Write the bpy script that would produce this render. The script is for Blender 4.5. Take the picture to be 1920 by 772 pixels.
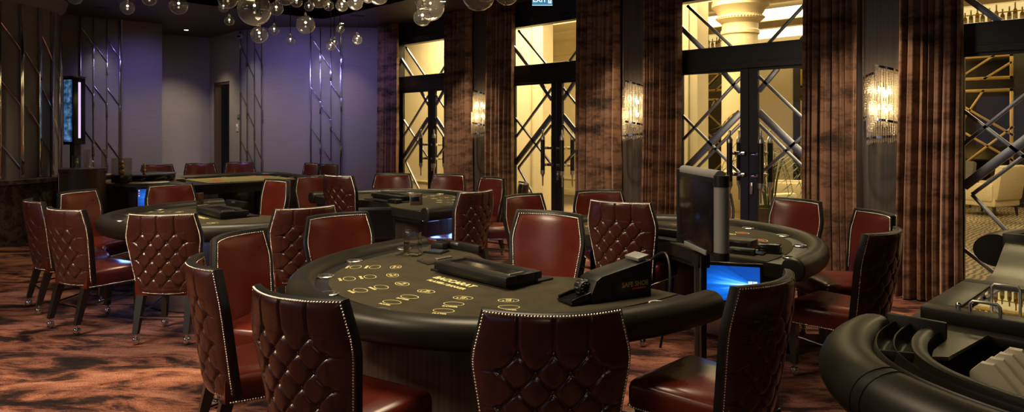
import bpy, bmesh, math, random
from mathutils import Vector, Matrix
random.seed(7)
SC = bpy.context.scene
COL = SC.collection
PI = math.pi
R = math.radians
for o in list(bpy.data.objects):
    bpy.data.objects.remove(o)

# ------------------------------------------------------------------ camera
CAM_H = 1.7
TH = R(44.06)                      # angle between the view axis and the door wall
cam_d = bpy.data.cameras.new('camera')
cam = bpy.data.objects.new('camera', cam_d)
COL.objects.link(cam)
cam.location = (0, 0, CAM_H)
cam.rotation_euler = (R(90), 0, R(90) - TH)
cam_d.sensor_width = 36
cam_d.lens = 24.0
cam_d.shift_y = -145 / 1920
cam_d.clip_start = .05
SC.camera = cam
# ------------------------------------------------------------------ exposure, world
SC.view_settings.view_transform = 'Standard'
SC.view_settings.look = 'None'
SC.view_settings.gamma = 1
SC.view_settings.use_curve_mapping = False
SC.view_settings.exposure = 0.0
SC.cycles.use_denoising = True
SC.cycles.max_bounces = 8
SC.cycles.diffuse_bounces = 3
SC.cycles.glossy_bounces = 4
SC.cycles.transmission_bounces = 6
SC.cycles.transparent_max_bounces = 24
SC.cycles.caustics_reflective = False
SC.cycles.caustics_refractive = False
SC.cycles.sample_clamp_indirect = 4.0
W = bpy.data.worlds.new('world')
SC.world = W
W.use_nodes = True
W.node_tree.nodes['Background'].inputs[0].default_value = (.5, .45, .5, 1)
W.node_tree.nodes['Background'].inputs[1].default_value = .008

# ------------------------------------------------------------------ large lights
WARM = (1.0, .78, .50)
def aim(o, tgt):
    d = Vector(tgt) - o.location
    o.rotation_euler = d.to_track_quat('-Z', 'Y').to_euler()
def area(name, loc, size, power, col, tgt, spread=180):
    l = bpy.data.lights.new(name, 'AREA')
    l.shape = 'RECTANGLE'
    l.size, l.size_y = size
    l.energy = power
    l.color = col
    l.spread = R(spread)
    o = bpy.data.objects.new(name, l)
    COL.objects.link(o)
    o.location = loc
    aim(o, tgt)
    return o
def spot(name, loc, tgt, power, col, angle=50, blend=.6, size=.05):
    l = bpy.data.lights.new(name, 'SPOT')
    l.energy = power
    l.color = col
    l.spot_size = R(angle)
    l.spot_blend = blend
    l.shadow_soft_size = size
    o = bpy.data.objects.new(name, l)
    COL.objects.link(o)
    o.location = loc
    aim(o, tgt)
    return o
VIOLET = (.36, .30, 1.0)
# soft unseen panels overhead, added in place of the small ceiling downlights
area('ceiling_fill_panel', (-3.1, 2.3, 4.3), (1.3, 1.3), 62, WARM, (-3.1, 2.3, 0), 95)
area('ceiling_fill_panel', (-7.2, 2.3, 4.3), (1.3, 1.3), 62, WARM, (-7.2, 2.3, 0), 95)
area('ceiling_fill_panel', (-3.2, 5.2, 4.3), (1.2, 1.0), 46, WARM, (-3.2, 5.0, 0), 85)
area('ceiling_fill_panel', (-7.2, 5.2, 4.3), (1.2, 1.0), 46, WARM, (-7.2, 5.0, 0), 85)
area('ceiling_fill_panel', (-12.6, 4.6, 3.72), (.5, 1.6), 34, WARM, (-12.6, 4.6, 0), 120)  # added under the lower ceiling to brighten the roulette chairs
area('ceiling_fill_panel', (1.0, .2, 4.2), (1.6, 1.2), 14, WARM, (-2.4, 2.2, .6), 150)
area('ceiling_fill_panel', (-5.2, -1.8, 4.2), (2.6, 1.2), 120, WARM, (-5.0, 2.2, .2), 80)
# unseen panels added behind the camera: warm leather highlights, then a bluish fill
for gx, gy in ((-7.3, -4.7), (-5.2, -4.7), (3.6, -3.6)):
    area('leather_highlight_panel', (gx, gy, 2.35), (1.5, .8), 9 if gx < 0 else 12, (1.0, .84, .62), (gx * .3 - 2, 4, 1.2), 170)
area('bluish_fill_panel', (-5.5, -4.7, 1.7), (9.0, 1.6), 12, (.42, .50, 1.0), (-5.5, 5, 1.5), 170)  # bluish panel added for the door bars to reflect
# lounge beyond the doors; front row added to brighten the cream walls
for lx, ly, lp in ((-12.0, 8.9, 260), (-9.4, 8.9, 240), (-6.6, 8.9, 150), (-10.5, 11.2, 120), (-6.2, 10.6, 170), (-2.0, 10.5, 150), (1.5, 12.0, 110), (-6.0, 13.5, 130), (-1.5, 14.0, 90)):
    area('lounge_ceiling_fill_light', (lx, ly, 4.45), (1.6, 1.2), lp, (1.0, .79, .42), (lx, ly, 0), 160)

# ------------------------------------------------------------------ mesh builder
class MB:
    def __init__(self):
        self.v = []; self.f = []; self.m = []
        self.mi = 0
    def add(self, vs, fs, M=None):
        b = len(self.v)
        if M is not None:
            vs = [M @ Vector(p) for p in vs]
        self.v += [tuple(p) for p in vs]
        self.f += [tuple(b + i for i in f) for f in fs]
        self.m += [self.mi] * len(fs)
        return self
    def grid(self, nu, nv, fn, cu=False, cv=False, flip=False, M=None):
        vs = [fn(i / (nu if cu else nu - 1), j / (nv if cv else nv - 1)) for j in range(nv) for i in range(nu)]
        fs = []
        for j in range(nv if cv else nv - 1):
            for i in range(nu if cu else nu - 1):
                a = j * nu + i; b = j * nu + (i + 1) % nu
                c = ((j + 1) % nv) * nu + (i + 1) % nu; d = ((j + 1) % nv) * nu + i
                fs.append((d, c, b, a) if flip else (a, b, c, d))
        return self.add(vs, fs, M)
    def box(self, c, s, b=0.0, M=None, seg=2):
        bm = bmesh.new()
        bmesh.ops.create_cube(bm, size=1)
        for v in bm.verts:
            v.co = Vector((v.co.x * s[0], v.co.y * s[1], v.co.z * s[2]))
        if b > 0:
            bmesh.ops.bevel(bm, geom=bm.edges[:], offset=min(b, min(s) * .45), segments=seg, affect='EDGES', profile=.5)
        bm.verts.index_update()
        T = Matrix.Translation(c)
        if M is not None: T = M @ T
        self.add([v.co.copy() for v in bm.verts], [[v.index for v in f.verts] for f in bm.faces], T)
        bm.free()
        return self
    def box2(self, p, q, b=0.0, M=None):
        return self.box([(p[i] + q[i]) / 2 for i in range(3)], [abs(q[i] - p[i]) for i in range(3)], b, M)
    def tube(self, pts, r, n=10, closed=False, cap=True, prof=None, up=None, M=None):
        """sweep a round (or given) profile along points"""
        pts = [Vector(p) for p in pts]
        N = len(pts)
        rs = r if isinstance(r, (list, tuple)) else [r] * N
        if prof is None:
            prof = [(math.cos(2 * PI * k / n), math.sin(2 * PI * k / n)) for k in range(n)]
        n = len(prof)
        vs = []
        prev = None
        for i in range(N):
            if closed:
                t = (pts[(i + 1) % N] - pts[i - 1])
            else:
                t = pts[min(i + 1, N - 1)] - pts[max(i - 1, 0)]
            t.normalize()
            if up is not None:
                s = t.cross(Vector(up))
                if s.length < 1e-6: s = Vector((1, 0, 0))
                s.normalize(); u = s.cross(t)
            else:
                if prev is None:
                    a = Vector((0, 0, 1)) if abs(t.z) < .9 else Vector((1, 0, 0))
                    s = t.cross(a).normalized()
                else:
                    s = (prev - t * prev.dot(t))
                    s.normalize()
                prev = s.copy()
                u = s.cross(t)
            for (a, b) in prof:
                vs.append(pts[i] + s * (a * rs[i]) + u * (b * rs[i]))
        fs = []
        for i in range(N if closed else N - 1):
            for k in range(n):
                a = i * n + k; b = i * n + (k + 1) % n
                c = ((i + 1) % N) * n + (k + 1) % n; d = ((i + 1) % N) * n + k
                fs.append((a, b, c, d))
        if cap and not closed:
            fs.append(tuple(range(n))[::-1]); fs.append(tuple((N - 1) * n + k for k in range(n)))
        return self.add(vs, fs, M)
    def lathe(self, prof, c=(0, 0, 0), n=24, M=None, a0=0, a1=2 * PI):
        full = abs(a1 - a0 - 2 * PI) < 1e-6
        m = len(prof)
        def fn(u, v):
            k = min(int(round(v * (m - 1))), m - 1)
            a = a0 + (a1 - a0) * u
            return (c[0] + prof[k][0] * math.cos(a), c[1] + prof[k][0] * math.sin(a), c[2] + prof[k][1])
        return self.grid(n if full else n + 1, m, fn, cu=full, M=M)
    def ball(self, c, r, n=12, m=8, M=None, sz=1.0):
        prof = [(max(1e-5, r * math.sin(PI * k / m)), -sz * r * math.cos(PI * k / m)) for k in range(m + 1)]
        return self.lathe(prof, c, n, M)
    def cyl(self, p, q, r, n=14, M=None, r2=None):
        return self.tube([p, q], [r, r if r2 is None else r2], n, M=M)
    def slab(self, poly, z0, z1, M=None, ch=0.0):
        """extruded polygon (list of xy)"""
        n = len(poly)
        vs = [(x, y, z0) for x, y in poly] + [(x, y, z1) for x, y in poly]
        fs = [tuple(range(n))[::-1], tuple(range(n, 2 * n))]
        for i in range(n):
            j = (i + 1) % n
            fs.append((i, j, n + j, n + i))
        return self.add(vs, fs, M)
    def build(self, name, mat=None, parent=None, smooth=True, ang=38, recalc=True):
        me = bpy.data.meshes.new(name)
        me.from_pydata(self.v, [], self.f)
        mats = mat if isinstance(mat, (list, tuple)) else [mat]
        for m in mats:
            me.materials.append(m)
        if len(mats) > 1:
            me.polygons.foreach_set('material_index', self.m)
        if recalc:
            bm = bmesh.new(); bm.from_mesh(me)
            bmesh.ops.recalc_face_normals(bm, faces=bm.faces)
            bm.to_mesh(me); bm.free()
        if smooth:
            me.polygons.foreach_set('use_smooth', [True] * len(me.polygons))
            me.set_sharp_from_angle(angle=R(ang))
        me.update()
        o = bpy.data.objects.new(name, me)
        COL.objects.link(o)
        if parent is not None:
            o.parent = parent
        return o

def tag(o, label, cat, group=None, kind=None):
    o['label'] = label
    o['category'] = cat
    if group: o['group'] = group
    if kind: o['kind'] = kind
    return o
def thing(name, loc, rz, label, cat, group=None):
    o = bpy.data.objects.new(name, None)
    COL.objects.link(o)
    o.empty_display_size = .1
    o.location = loc
    o.rotation_euler = (0, 0, rz)
    return tag(o, label, cat, group)
def struct(o):
    o['kind'] = 'structure'
    return o
def dup(root, loc, rz, label, group=None):
    r = root.copy(); COL.objects.link(r)
    r.location = loc; r.rotation_euler = (0, 0, rz)
    r['label'] = label
    if group: r['group'] = group
    for ch in list(root.children):
        c = ch.copy(); COL.objects.link(c); c.parent = r
        for g in list(ch.children):
            d = g.copy(); COL.objects.link(d); d.parent = c
    return r
def text_mesh(txt, size, M, ext=.0004, bold=0.0, sx=1.0):
    cu = bpy.data.curves.new('t', 'FONT')
    cu.body = txt; cu.size = size; cu.align_x = 'CENTER'; cu.align_y = 'CENTER'
    cu.extrude = ext; cu.offset = bold
    cu.resolution_u = 3
    o = bpy.data.objects.new('t', cu)
    COL.objects.link(o)
    dg = bpy.context.evaluated_depsgraph_get(); dg.update()
    me = bpy.data.meshes.new_from_object(o.evaluated_get(dg))
    vs = [M @ Vector((v.co.x * sx, v.co.y, v.co.z)) for v in me.vertices]
    fs = [tuple(p.vertices) for p in me.polygons]
    bpy.data.objects.remove(o); bpy.data.curves.remove(cu); bpy.data.meshes.remove(me)
    return vs, fs

# ------------------------------------------------------------------ materials
def new_mat(name):
    m = bpy.data.materials.new(name)
    m.use_nodes = True
    nt = m.node_tree
    return m, nt, nt.nodes['Principled BSDF'], nt.links
def tex(nt, kind, scale=(1, 1, 1), space='Object', **kw):
    n = nt.nodes; l = nt.links
    tc = n.new('ShaderNodeTexCoord'); mp = n.new('ShaderNodeMapping')
    mp.inputs['Scale'].default_value = scale
    l.new(tc.outputs[space], mp.inputs[0])
    t = n.new('ShaderNodeTex' + kind)
    for k, v in kw.items():
        if k in t.inputs: t.inputs[k].default_value = v
        else: setattr(t, k, v)
    l.new(mp.outputs[0], t.inputs['Vector'])
    return t
def ramp(nt, fac, stops, interp='LINEAR'):
    r = nt.nodes.new('ShaderNodeValToRGB')
    r.color_ramp.interpolation = interp
    e = r.color_ramp.elements
    while len(e) < len(stops): e.new(.5)
    for i, (p, c) in enumerate(stops):
        e[i].position = p; e[i].color = (c[0], c[1], c[2], 1)
    nt.links.new(fac, r.inputs[0])
    return r
def bump(nt, b, h, strength=.1, dist=.01):
    n = nt.nodes.new('ShaderNodeBump')
    n.inputs['Strength'].default_value = strength
    n.inputs['Distance'].default_value = dist
    nt.links.new(h, n.inputs['Height'])
    nt.links.new(n.outputs[0], b.inputs['Normal'])
def plain(name, col, rough=.5, metal=0, var=.12, scale=(6, 6, 6), coat=0, spec=None, bmp=0, detail=4, sheen=0):
    m, nt, b, l = new_mat(name)
    t = tex(nt, 'Noise', scale, Detail=detail, Scale=1.0)
    lo = [max(0, c * (1 - var)) for c in col]; hi = [min(1, c * (1 + var)) for c in col]
    r = ramp(nt, t.outputs['Fac'], [(.3, lo), (.7, hi)])
    l.new(r.outputs[0], b.inputs['Base Color'])
    b.inputs['Roughness'].default_value = rough
    b.inputs['Metallic'].default_value = metal
    if coat:
        b.inputs['Coat Weight'].default_value = coat
        b.inputs['Coat Roughness'].default_value = .2
    if spec is not None: b.inputs['Specular IOR Level'].default_value = spec
    if sheen:
        b.inputs['Sheen Weight'].default_value = sheen
    if bmp: bump(nt, b, t.outputs['Fac'], bmp, .004)
    return m
def leather(name, lo, hi, rough=.33, spec=.5):
    m, nt, b, l = new_mat(name)
    t = tex(nt, 'Noise', (5, 5, 5), Detail=3, Scale=1.0)
    r = ramp(nt, t.outputs['Fac'], [(.3, lo), (.7, hi)])
    l.new(r.outputs[0], b.inputs['Base Color'])
    v = tex(nt, 'Voronoi', (260, 260, 260), Scale=1.0)
    bump(nt, b, v.outputs['Distance'], .06, .001)
    rr = ramp(nt, t.outputs['Fac'], [(.2, (rough - .05,) * 3), (.8, (rough + .07,) * 3)])
    l.new(rr.outputs[0], b.inputs['Roughness'])
    b.inputs['Specular IOR Level'].default_value = spec
    return m
def wood(name, lo, hi, rough=.4, scale=(30, 30, .8), coat=.2):
    m, nt, b, l = new_mat(name)
    t = tex(nt, 'Noise', scale, Detail=5, Scale=1.0, Distortion=.3)
    r = ramp(nt, t.outputs['Fac'], [(.32, lo), (.5, [(a + c) / 2 for a, c in zip(lo, hi)]), (.68, hi)])
    l.new(r.outputs[0], b.inputs['Base Color'])
    b.inputs['Roughness'].default_value = rough
    b.inputs['Coat Weight'].default_value = coat * .5
    b.inputs['Coat Roughness'].default_value = .35
    bump(nt, b, t.outputs['Fac'], .05, .002)
    return m
def emit(name, col, strength):
    m, nt, b, l = new_mat(name)
    b.inputs['Base Color'].default_value = (0, 0, 0, 1)
    b.inputs['Emission Color'].default_value = (*col, 1)
    b.inputs['Emission Strength'].default_value = strength
    return m
def thin_glass(name, tint=(1, 1, 1), rough=.02, boost=1.0, ior=1.45):
    """thin clear sheet: passes light, reflects by angle"""
    m = bpy.data.materials.new(name); m.use_nodes = True
    nt = m.node_tree; n = nt.nodes; l = nt.links
    n.remove(n['Principled BSDF'])
    tr = n.new('ShaderNodeBsdfTransparent'); tr.inputs[0].default_value = (*tint, 1)
    gl = n.new('ShaderNodeBsdfGlossy'); gl.inputs['Roughness'].default_value = rough
    f0 = ((ior - 1) / (ior + 1)) ** 2
    lw = n.new('ShaderNodeLayerWeight'); lw.inputs[0].default_value = .5
    pw = n.new('ShaderNodeMath'); pw.operation = 'POWER'; pw.inputs[1].default_value = 4.0
    fr = n.new('ShaderNodeMath'); fr.operation = 'MULTIPLY_ADD'; fr.inputs[1].default_value = 1 - f0; fr.inputs[2].default_value = f0
    l.new(lw.outputs['Facing'], pw.inputs[0]); l.new(pw.outputs[0], fr.inputs[0])
    mu = n.new('ShaderNodeMath'); mu.operation = 'MULTIPLY'; mu.inputs[1].default_value = boost; mu.use_clamp = True
    mx = n.new('ShaderNodeMixShader')
    l.new(fr.outputs[0], mu.inputs[0]); l.new(mu.outputs[0], mx.inputs[0])
    l.new(tr.outputs[0], mx.inputs[1]); l.new(gl.outputs[0], mx.inputs[2])
    l.new(mx.outputs[0], n['Material Output'].inputs[0])
    return m

M_BACK = leather('burgundy_leather', (.037, .0106, .0084), (.057, .0152, .0117), .25, .7)
M_FRONT = leather('oxblood_leather', (.062, .0085, .0050), (.092, .0120, .0068), .29, .5)
M_BAND = leather('black_leather', (.006, .006, .006), (.012, .011, .010), .42, .4)
M_BUTTON = leather('button_leather', (.030, .009, .008), (.045, .013, .011), .22, .8)
M_LACQ = plain('black_lacquer', (.012, .010, .008), .35, coat=.3)
M_CHROME = plain('chrome', (.78, .77, .74), .10, 1, .03)
M_CHEV = plain('chevron_metal', (.42, .41, .40), .22, 1, .05)
M_NAIL = plain('nail_heads', (.80, .76, .68), .16, 1, .05)
M_STEEL = plain('brushed_steel', (.55, .54, .52), .32, 1, .08, (2, 2, 60))
M_RAIL = leather('olive_black_vinyl', (.0090, .0082, .0050), (.0135, .0122, .0078), .41, .34)
M_TRACK = plain('track_vinyl', (.013, .013, .012), .35, bmp=.02)
M_FELT = plain('charcoal_felt', (.038, .033, .021), .95, 0, .16, (9, 9, 9), bmp=.1, detail=8, spec=.1)
M_PRINT = plain('yellow_print', (.60, .56, .24), .8, 0, .05)
M_REDPRINT = plain('red_print', (.55, .05, .03), .8, 0, .05)
M_PED = wood('dark_striped_wood', (.030, .023, .019), (.105, .080, .064), .38, (36, 36, .5))
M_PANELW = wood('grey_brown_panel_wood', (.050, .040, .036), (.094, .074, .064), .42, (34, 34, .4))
M_CABW = wood('brown_cabinet_wood', (.040, .026, .018), (.085, .055, .038), .35, (22, 22, .6))
M_BLACK = plain('black_plastic', (.007, .007, .007), .42, 0, .1, spec=.35)
M_BLACKG = plain('gloss_black', (.006, .006, .007), .18, 0, .1, spec=.3)
M_GREY = plain('silver_plastic', (.24, .24, .24), .4, .3, .04)
M_DKMETAL = plain('door_black_metal', (.010, .010, .013), .35, .0, .1)
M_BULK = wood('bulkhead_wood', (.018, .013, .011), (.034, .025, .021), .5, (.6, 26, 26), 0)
M_CEIL = plain('bronze_ceiling', (.060, .042, .030), .45, 0, .1, (2, 2, 2))
M_CEILD = plain('dark_ceiling', (.006, .006, .008), .7, 0, .1)
M_WALL = plain('taupe_wallcovering', (.25, .23, .225), .75, 0, .05, (3, 3, 40))
M_CREAM = plain('cream_paint', (.66, .56, .37), .6, 0, .03)
M_CREAMT = plain('cream_trim', (.60, .50, .32), .55, 0, .03)
M_GOLD = plain('gold_frame', (.55, .38, .14), .35, .7, .06)
M_MIRROR = plain('dark_mirror', (.10, .09, .075), .10, 1, .05)
M_GLASS = thin_glass('door_glass', (.97, .97, .95), .01, .9)
M_BUBBLE = thin_glass('bubble_glass', (.96, .95, .91), .02, 2.6, 1.5)
def haze(m, amt, col):
    nt = m.node_tree; n = nt.nodes; l = nt.links
    out = n['Material Output']; src = out.inputs[0].links[0].from_socket
    d = n.new('ShaderNodeBsdfTranslucent'); d.inputs[0].default_value = (*col, 1)
    x = n.new('ShaderNodeMixShader'); x.inputs[0].default_value = amt
    l.new(src, x.inputs[1]); l.new(d.outputs[0], x.inputs[2]); l.new(x.outputs[0], out.inputs[0])
haze(M_BUBBLE, .075, (1, .96, .88))
M_ACRYL = thin_glass('acrylic', (.93, .92, .86), .03, 1.8, 1.5)
M_BULB = emit('pendant_bulb', (1.0, .82, .56), 9)
M_SCBULB = emit('sconce_bulb', (1.0, .76, .40), 22)
M_COVE = emit('cove_light', (1.0, .80, .45), 5.0)
M_DOWN = emit('downlight_lens', (1.0, .85, .62), 20)
M_BRONZE = plain('bronze_bar', (.12, .10, .09), .33, .9, .08)
M_LATT = plain('satin_lattice', (.30, .32, .36), .34, .9, .06)
M_IVORY = plain('ivory_plastic', (.72, .66, .52), .45, 0, .05)
M_CHAIRC = plain('cream_upholstery', (.62, .52, .34), .85, 0, .06, (20, 20, 20), bmp=.1)

def mat_velvet():
    m, nt, b, l = new_mat('crushed_brown_velvet')
    t = tex(nt, 'Noise', (5, 5, 11), Detail=9, Scale=1.0, Roughness=.72, Distortion=.5)
    t2 = tex(nt, 'Noise', (1.2, 1.2, 5.5), Detail=3, Scale=1.0, Roughness=.6)
    mx = nt.nodes.new('ShaderNodeMath'); mx.operation = 'MULTIPLY'
    l.new(t.outputs['Fac'], mx.inputs[0]); l.new(t2.outputs['Fac'], mx.inputs[1])
    r = ramp(nt, mx.outputs[0], [(.15, (.022, .011, .007)), (.21, (.12, .060, .035)), (.29, (.245, .132, .080))])
    l.new(r.outputs[0], b.inputs['Base Color'])
    b.inputs['Roughness'].default_value = .75
    b.inputs['Sheen Weight'].default_value = .8
    b.inputs['Sheen Roughness'].default_value = .35
    b.inputs['Sheen Tint'].default_value = (.75, .48, .32, 1)
    bump(nt, b, t.outputs['Fac'], .15, .004)
    return m
M_VELVET = mat_velvet()
def mat_carpet():
    m, nt, b, l = new_mat('abstract_rust_carpet')
    tc = nt.nodes.new('ShaderNodeTexCoord'); mp = nt.nodes.new('ShaderNodeMapping')
    rt_ = nt.nodes.new('ShaderNodeMapping'); rt_.inputs['Rotation'].default_value = (0, 0, R(-40)); mp.inputs['Scale'].default_value = (.75, 1.9, 1)
    l.new(tc.outputs['Object'], rt_.inputs[0]); l.new(rt_.outputs[0], mp.inputs[0])
    def noise(sc, det, ro, di):
        t = nt.nodes.new('ShaderNodeTexNoise'); t.inputs['Scale'].default_value = sc; t.inputs['Detail'].default_value = det
        t.inputs['Roughness'].default_value = ro; t.inputs['Distortion'].default_value = di
        l.new(mp.outputs[0], t.inputs['Vector']); return t
    big = noise(1.9, 8, .64, 1.0); tone = noise(.45, 3, .5, .2); med = noise(6.5, 8, .75, .6)
    ad = nt.nodes.new('ShaderNodeMath'); ad.operation = 'MULTIPLY_ADD'; ad.inputs[1].default_value = .38
    l.new(med.outputs['Fac'], ad.inputs[0]); l.new(big.outputs['Fac'], ad.inputs[2])
    r = ramp(nt, ad.outputs[0], [(.55, (.013, .009, .010)), (.62, (.045, .023, .021)), (.67, (.150, .064, .045)), (.74, (.270, .122, .080)), (.84, (.34, .180, .130))])
    r2 = ramp(nt, tone.outputs['Fac'], [(.38, (.50, .46, .58)), (.62, (1.30, 1.14, 1.02))])
    f = tex(nt, 'Noise', (95, 95, 95), Detail=3, Scale=1.0, Roughness=.7)
    fr = ramp(nt, f.outputs['Fac'], [(.32, (.45, .45, .45)), (.68, (1.25, 1.25, 1.25))])
    def mul(a, b_):
        mu = nt.nodes.new('ShaderNodeMix'); mu.data_type = 'RGBA'; mu.blend_type = 'MULTIPLY'; mu.inputs[0].default_value = 1
        l.new(a, mu.inputs[6]); l.new(b_, mu.inputs[7]); return mu.outputs[2]
    l.new(mul(mul(r.outputs[0], r2.outputs[0]), fr.outputs[0]), b.inputs['Base Color'])
    b.inputs['Roughness'].default_value = .95
    b.inputs['Specular IOR Level'].default_value = .1
    bump(nt, b, f.outputs['Fac'], .4, .006)
    return m
M_CARPET = mat_carpet()
def mat_lounge_floor():
    m, nt, b, l = new_mat('patterned_lounge_carpet')
    w = tex(nt, 'Wave', (2.2, 2.2, 2.2), Scale=2.2, Distortion=5.0, Detail=1.5)
    r = ramp(nt, w.outputs['Color'], [(.30, (.10, .075, .045)), (.5, (.34, .27, .16)), (.8, (.40, .32, .19))])
    v = tex(nt, 'Voronoi', (.55, .55, .55), Scale=1.0)
    rv = ramp(nt, v.outputs['Distance'], [(.25, (1, 1, 1)), (.62, (.35, .33, .3))])
    mu = nt.nodes.new('ShaderNodeMix'); mu.data_type = 'RGBA'; mu.blend_type = 'MULTIPLY'; mu.inputs[0].default_value = 1
    l.new(r.outputs[0], mu.inputs[6]); l.new(rv.outputs[0], mu.inputs[7])
    l.new(mu.outputs[2], b.inputs['Base Color'])
    b.inputs['Roughness'].default_value = .9
    return m
M_LFLOOR = mat_lounge_floor()
def mat_marble():
    m, nt, b, l = new_mat('brown_marble')
    t = tex(nt, 'Noise', (3, 3, 3), Detail=9, Scale=1.6, Roughness=.7, Distortion=1.6)
    r = ramp(nt, t.outputs['Fac'], [(.35, (.022, .014, .010)), (.48, (.075, .048, .033)), (.58, (.16, .11, .075)), (.66, (.06, .04, .03))])
    l.new(r.outputs[0], b.inputs['Base Color'])
    b.inputs['Roughness'].default_value = .25
    return m
M_MARBLE = mat_marble()

# ------------------------------------------------------------------ the setting
CEIL = 3.75
YW = 7.8                                       # plane of the door wall
DOORS = [-10.25, -7.09, -3.95, -.80]           # door centres
PIL = [-11.85, -8.68, -5.53, -2.40, .78]       # pilaster centres
def wall_strip(name, pts, z0, z1, mat, th=.08, side=1):
    mb = MB()
    for (a, b) in zip(pts[:-1], pts[1:]):
        A = Vector((a[0], a[1])); B = Vector((b[0], b[1])); d = (B - A).normalized()
        n = Vector((-d.y, d.x)) * side * th
        q = [A, B, B + n, A + n]
        mb.slab([(p.x, p.y) for p in q], z0, z1)
    return struct(mb.build(name, mat, smooth=False))

fl = MB().slab([(-16.5, -5), (5, -5), (5, YW), (-16.5, YW)], -.1, 0)
struct(fl.build('floor', M_CARPET, smooth=False))
fl = MB().slab([(-16.5, YW), (7, YW), (7, 19), (-16.5, 19)], -.1, 0)
struct(fl.build('floor_lounge', M_LFLOOR, smooth=False))
# ceiling: lower border with a raised dark field over the tables
RX0, RX1, RY0, RY1 = -11.6, 3.4, -4, 6.3
mb = MB()
for p, q in (((-16.5, -5), (RX0, YW)), ((RX0, RY1), (5, YW)), ((RX1, -5), (5, RY1)), ((RX0, -5), (RX1, RY0))):
    mb.box2((p[0], p[1], CEIL), (q[0], q[1], CEIL + .12))
struct(mb.build('ceiling', M_CEIL, smooth=False))
mb = MB().box2((RX0 - .1, RY0 - .1, 4.45), (RX1 + .1, RY1 + .1, 4.55))
for p, q in (((RX0 - .06, RY0), (RX0, RY1)), ((RX0, RY1), (RX1, RY1 + .06)), ((RX1, RY0), (RX1 + .06, RY1)), ((RX0, RY0 - .06), (RX1, RY0))):
    mb.box2((p[0], p[1], CEIL + .0), (q[0], q[1], 4.45))
struct(mb.build('ceiling_recess', M_CEILD, smooth=False))
# walls of the far end
END = [(-14.4, -5), (-14.4, 3.66)]
wall_strip('wall_end', END, 0, CEIL, M_WALL, .1, 1)
mb = MB().slab([(-14.4, 3.66), (-14.4, 4.38), (-15.9, 4.38), (-15.9, 3.66)], 0, CEIL)
struct(mb.build('wall_return', M_WALL, smooth=False))
wall_strip('wall_recess', [(-15.85, 4.38), (-15.85, 5.82)], 0, CEIL, M_WALL, .1, 1)
# wall with a doorway
mb = MB()
mb.box2((-15.95, 5.82, 0), (-15.62, 5.98, CEIL))
mb.box2((-15.62, 5.82, 2.72), (-14.72, 5.98, CEIL))
mb.box2((-14.72, 5.82, 0), (-14.15, 5.98, CEIL))
struct(mb.build('wall_doorway', M_WALL, smooth=False))
mb = MB()
mb.box2((-15.62, 5.835, 0), (-15.56, 5.97, 2.72)); mb.box2((-14.78, 5.835, 0), (-14.72, 5.97, 2.72)); mb.box2((-15.56, 5.835, 2.66), (-14.78, 5.97, 2.72))
mb.box2((-15.6, 6.6, 0), (-14.6, 6.65, 2.8))
struct(mb.build('trim_1', M_CABW, smooth=False))
FAR = [(-14.16, 5.84), (-13.5, 6.02), (-12.69, 6.63), (-12.32, 7.12), (-11.83, 7.8)]
wall_strip('wall_far', FAR, 0, CEIL, M_WALL, .1, 1)

# chevron strips in chrome on the panelled bays
def chevron_panel(name, a, b, label, bars=4, seed=1, off=.02, z1=CEIL):
    """thin chrome lattice standing on the wall between points a and b"""
    A = Vector((a[0], a[1], 0)); B = Vector((b[0], b[1], 0)); d = (B - A); L = d.length; d.normalize()
    n = Vector((d.y, -d.x, 0))
    M = Matrix(((d.x, n.x, 0, A.x), (d.y, n.y, 0, A.y), (0, 0, 1, 0), (0, 0, 0, 1)))
    rnd = random.Random(seed)
    root = thing(name, (0, 0, 0), 0, label, 'wall panel')
    bk = MB().box2((0, 0, .12), (L, off, z1 - .02), .004, M)
    bk.build('backing_panel', M_WALL, root)
    st = MB()
    xs = [L * (i + .0) / (bars - 1) for i in range(bars)]
    for i, x in enumerate(xs):
        x = min(max(x, .012), L - .012)
        w = .016 if 0 < i < bars - 1 else .022
        st.box((x, off + .008, (z1 + .12) / 2), (w, .02, z1 - .16), .003, M)
    st.build('vertical_strip', M_CHEV, root)
    dg = MB()
    for i in range(bars - 1):
        x0, x1 = xs[i], xs[i + 1]
        k = (x1 - x0) * 1.55
        z = z1 - .1 - rnd.random() * .3 - .35 * (i % 2)
        while z - k > .3:
            mid = ((x0 + x1) / 2, off + .008, z - k / 2)
            ang = math.atan2(-k, x1 - x0)
            dg.box((0, 0, 0), (math.hypot(k, x1 - x0), .018, .014), .002, M @ Matrix.Translation(mid) @ Matrix.Rotation(-ang, 4, 'Y'))
            dg.box((x1, off + .011, z - k - .12), (.03, .022, .26), .003, M)
            z -= .78 + rnd.random() * .25
    dg.build('diagonal_strip', M_CHEV, root)
    return root
chevron_panel('wall_panel', (-14.4, 2.98), (-14.4, 3.64), 'tall panel of chrome chevron strips behind the lit sign post', 4, 3)
chevron_panel('wall_panel', (-14.16, 5.84), (-13.5, 6.02), 'narrow chrome chevron panel beside the dark doorway', 4, 5)
chevron_panel('wall_panel', (-12.69, 6.63), (-12.32, 7.12), 'chrome chevron panel between two violet wall bays', 4, 8)
# light trim strips on the edges
mb = MB()
mb.cyl((-14.36, 3.66, 0), (-14.36, 3.66, CEIL), .018, 8)
struct(mb.build('trim_2', M_STEEL))

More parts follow.
